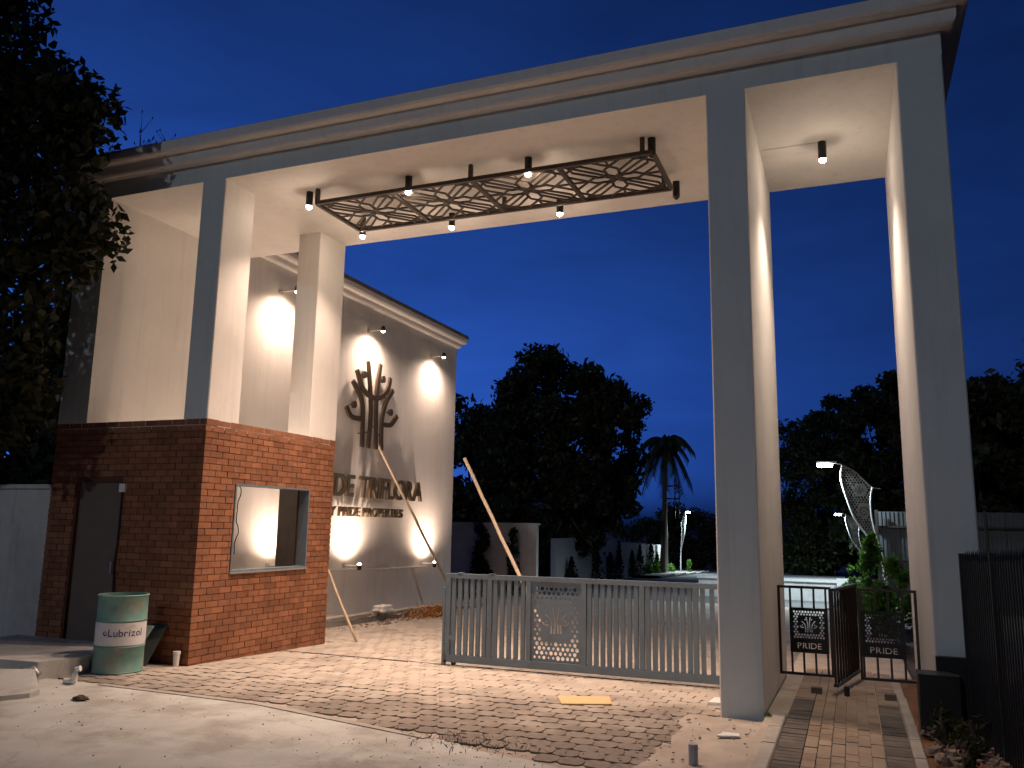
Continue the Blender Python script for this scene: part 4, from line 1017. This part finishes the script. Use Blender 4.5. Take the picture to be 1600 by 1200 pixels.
shrub('bright green low shrub behind the right leaf of the pedestrian gate', (7.98, 10.0, gz(10)), (0.45, 0.5, 0.95), 1500, 0.11, M['leaf_green'], 2, group='green shrubs behind the pedestrian gate')
shrub('bushy green shrub at the end pier of the low planter wall', (7.52, 17.2, gz(17.2)), (0.32, 0.35, 1.3), 900, 0.14, M['leaf_green'], 3, group='green shrubs behind the pedestrian gate')
shrub('dark climbing shrub right of the pedestrian gate', (8.55, 12.2, gz(12.2)), (0.45, 0.5, 1.5), 1300, 0.12, M['leaf_green'], 4, group='green shrubs behind the pedestrian gate')
shrub('olive green creeper on the rear wall right of the sign wall', (-3.9, 17.6, gz(17.6)), (0.42, 0.35, 2.3), 1800, 0.14, M['leaf_near'], 5)
shrub('thin dark creeper on the rear wall behind the bamboo pole', (-2.75, 17.6, gz(17.6)), (0.24, 0.25, 2.2), 900, 0.14, M['leaf_near'], 6)
for i in range(8):
    y = 27.0 + i*3.3 + rnd.uniform(-.8, .8); shrub('%s cone shaped conifer from the near end of the boundary wall' % ['first', 'second', 'third', 'fourth', 'fifth', 'sixth', 'seventh', 'last'][i], (-3.45 - (y-25)*0.06, y, gz(y)), (rnd.uniform(0.28, 0.5), 0.4, rnd.uniform(1.1, 2.2)), 600, 0.16, M['leaf_cyp'], 60 + i, 'conifer', 'conifers along the boundary wall', True)
for i, (x, y, h) in enumerate(((-4.6, 46, .7), (-4.75, 48.5, .6), (-4.85, 51, .7), (-4.75, 53.5, .5), (-3.75, 55.5, .9))):
    shrub(['low lit green plant farthest left at the boundary wall', 'second low green plant from the left under the far lamp', 'third low green plant under the far lamp', 'small green plant at the foot of the far lamp', 'small yellowish plant right of the far lamp'][i], (x, y, gz(y) + 0.1), (0.42 if i < 4 else 0.2, 0.5, h), 420, 0.17, M['leaf_green'], 80 + i, 'low_plant', 'low plants under the far street lamp')
shrub('dark green plant leaning over the palisade fence', (9.35, -0.3, 0.1), (0.35, 0.4, 1.72), 700, 0.13, M['leaf_near'], 9)
for i, (x, y, h) in enumerate(((8.22, -0.75, 0.30), (8.40, -1.05, 0.34), (8.32, -1.5, 0.26))):
    shrub(['small weed in front of the black electrical box', 'weed among the rubble by the palisade fence', 'low weed at the bottom right of the planting bed'][i], (x, y, 0.10), (0.14, 0.14, h), 90, 0.09, M['leaf_near'], 100 + i, 'weed', 'weeds in the planting bed', aspect=0.3)
shrub('tiny green tuft at the foot of the driveway column', (6.86, -0.06, 0.0), (0.06, 0.05, 0.09), 90, 0.05, M['leaf_green'], 120, 'grass_tuft')
# straw clump
rg = np.random.default_rng(33); n = 900
px = rg.normal(0, 0.17, n); py = rg.normal(0, 0.55, n)
pts = np.stack([px, py, np.abs(rg.normal(0.06, 0.07, n)) + 0.02], 1)
o = link('straw_heap', leaf_mesh('straw_heap', pts, 0.22*rg.uniform(0.5, 1.2, n), rg, 0.08, -0.3, M['straw']), None, None, (-0.98, 8.6, gz(8.6))); tag(o, 'heap of orange dry straw against the planter kerb', 'straw')
n = 200; pts = np.stack([rg.normal(0, 0.33, n), rg.normal(0, 0.13, n), np.abs(rg.normal(0.0, 0.018, n)) + 0.012], 1)
o = link('dead_grass', leaf_mesh('dead_grass', pts, 0.06*rg.uniform(0.5, 1.3, n), rg, 0.12, 0.1, M['dryleaf']), None, None, (4.72, -1.93, 0.0)); tag(o, 'patch of dead dark grass at the edge of the paved driveway', 'grass')
# twigs on the roof
for i, (x, h) in enumerate(((-2.45, 0.40), (-1.95, 0.62), (-1.45, 0.36))):
    q = MB(); rg2 = random.Random(70 + i)
    q.tube([(0, 0, 0), (0.02, 0, h*0.5), (-0.02, 0, h)], [0.012, 0.009, 0.003], 5)
    for k in range(9):
        z = h*rg2.uniform(0.2, 0.9); a = rg2.uniform(0, 6.28); l = rg2.uniform(0.1, 0.28)
        e = (math.cos(a)*l, math.sin(a)*l*0.5, z + l*0.8); q.tube([(0, 0, z), e], [0.006, 0.002], 4)
        q.add([(e[0]-.02, e[1], e[2]), (e[0], e[1], e[2]+.05), (e[0]+.02, e[1], e[2])], [(0, 1, 2)])
    t = q.build('roof_weed', M['leaf_dark'], None, (x, 0.3, 6.93)); tag(t, ['leftmost bare weed growing on the portico roof', 'tallest bare weed growing on the portico roof', 'rightmost small weed on the portico roof'][i], 'weed', 'weeds on the portico roof')
# debris
def scatter(name, n, fn, smin, smax, m, seed, label):
    rg3 = random.Random(seed); q = MB()
    for _ in range(n):
        x, y, z = fn(rg3); s = rg3.uniform(smin, smax); a = rg3.uniform(0, 6.28); k = 5
        lo = [(x + s*math.cos(a + 2*math.pi*i/k)*rg3.uniform(.75, 1.2), y + s*math.sin(a + 2*math.pi*i/k)*rg3.uniform(.75, 1.2), z - s*0.25) for i in range(k)]
        hi = [(x + (p[0] - x)*rg3.uniform(.45, .85), y + (p[1] - y)*rg3.uniform(.45, .85), z + s*rg3.uniform(.25, .6)) for p in lo]
        q.add(lo + hi, [(i, (i+1) % k, k + (i+1) % k, k + i) for i in range(k)] + [tuple(range(k, 2*k))])
    o = q.build(name, m); tag(o, label, 'debris', kind='stuff'); return o
scatter('gravel', 150, lambda g: (g.uniform(-1, 6.4), -1.5 - abs(g.gauss(0, 1.4)), 0.006), 0.003, 0.011, M['soil'], 1, 'small dark grit scattered over the concrete road')
scatter('dark_grit', 120, lambda g: (g.gauss(4.6, 1.0), -2.1 - abs(g.gauss(0, 0.5)), 0.006), 0.003, 0.008, M['kerb'], 7, 'dark grit thickening on the concrete near the pavers')
scatter('rubble', 160, lambda g: (g.uniform(8.12, 8.6), g.uniform(-2.6, -0.4), 0.13), 0.015, 0.06, M['stone'], 2, 'broken stones scattered over the planting bed')
scatter('sand_crumbs', 90, lambda g: (g.uniform(5.9, 6.85), g.uniform(-2.4, -0.1), 0.045), 0.006, 0.018, M['sand'], 3, 'sandy crumbs along the walkway kerb')
scatter('planter_rubble', 120, lambda g: (g.uniform(-1.25, -0.7), g.uniform(3.0, 9), 0.0 - 0.027*6), 0.02, 0.05, M['stone'], 4, 'rubble along the foot of the planter kerb')
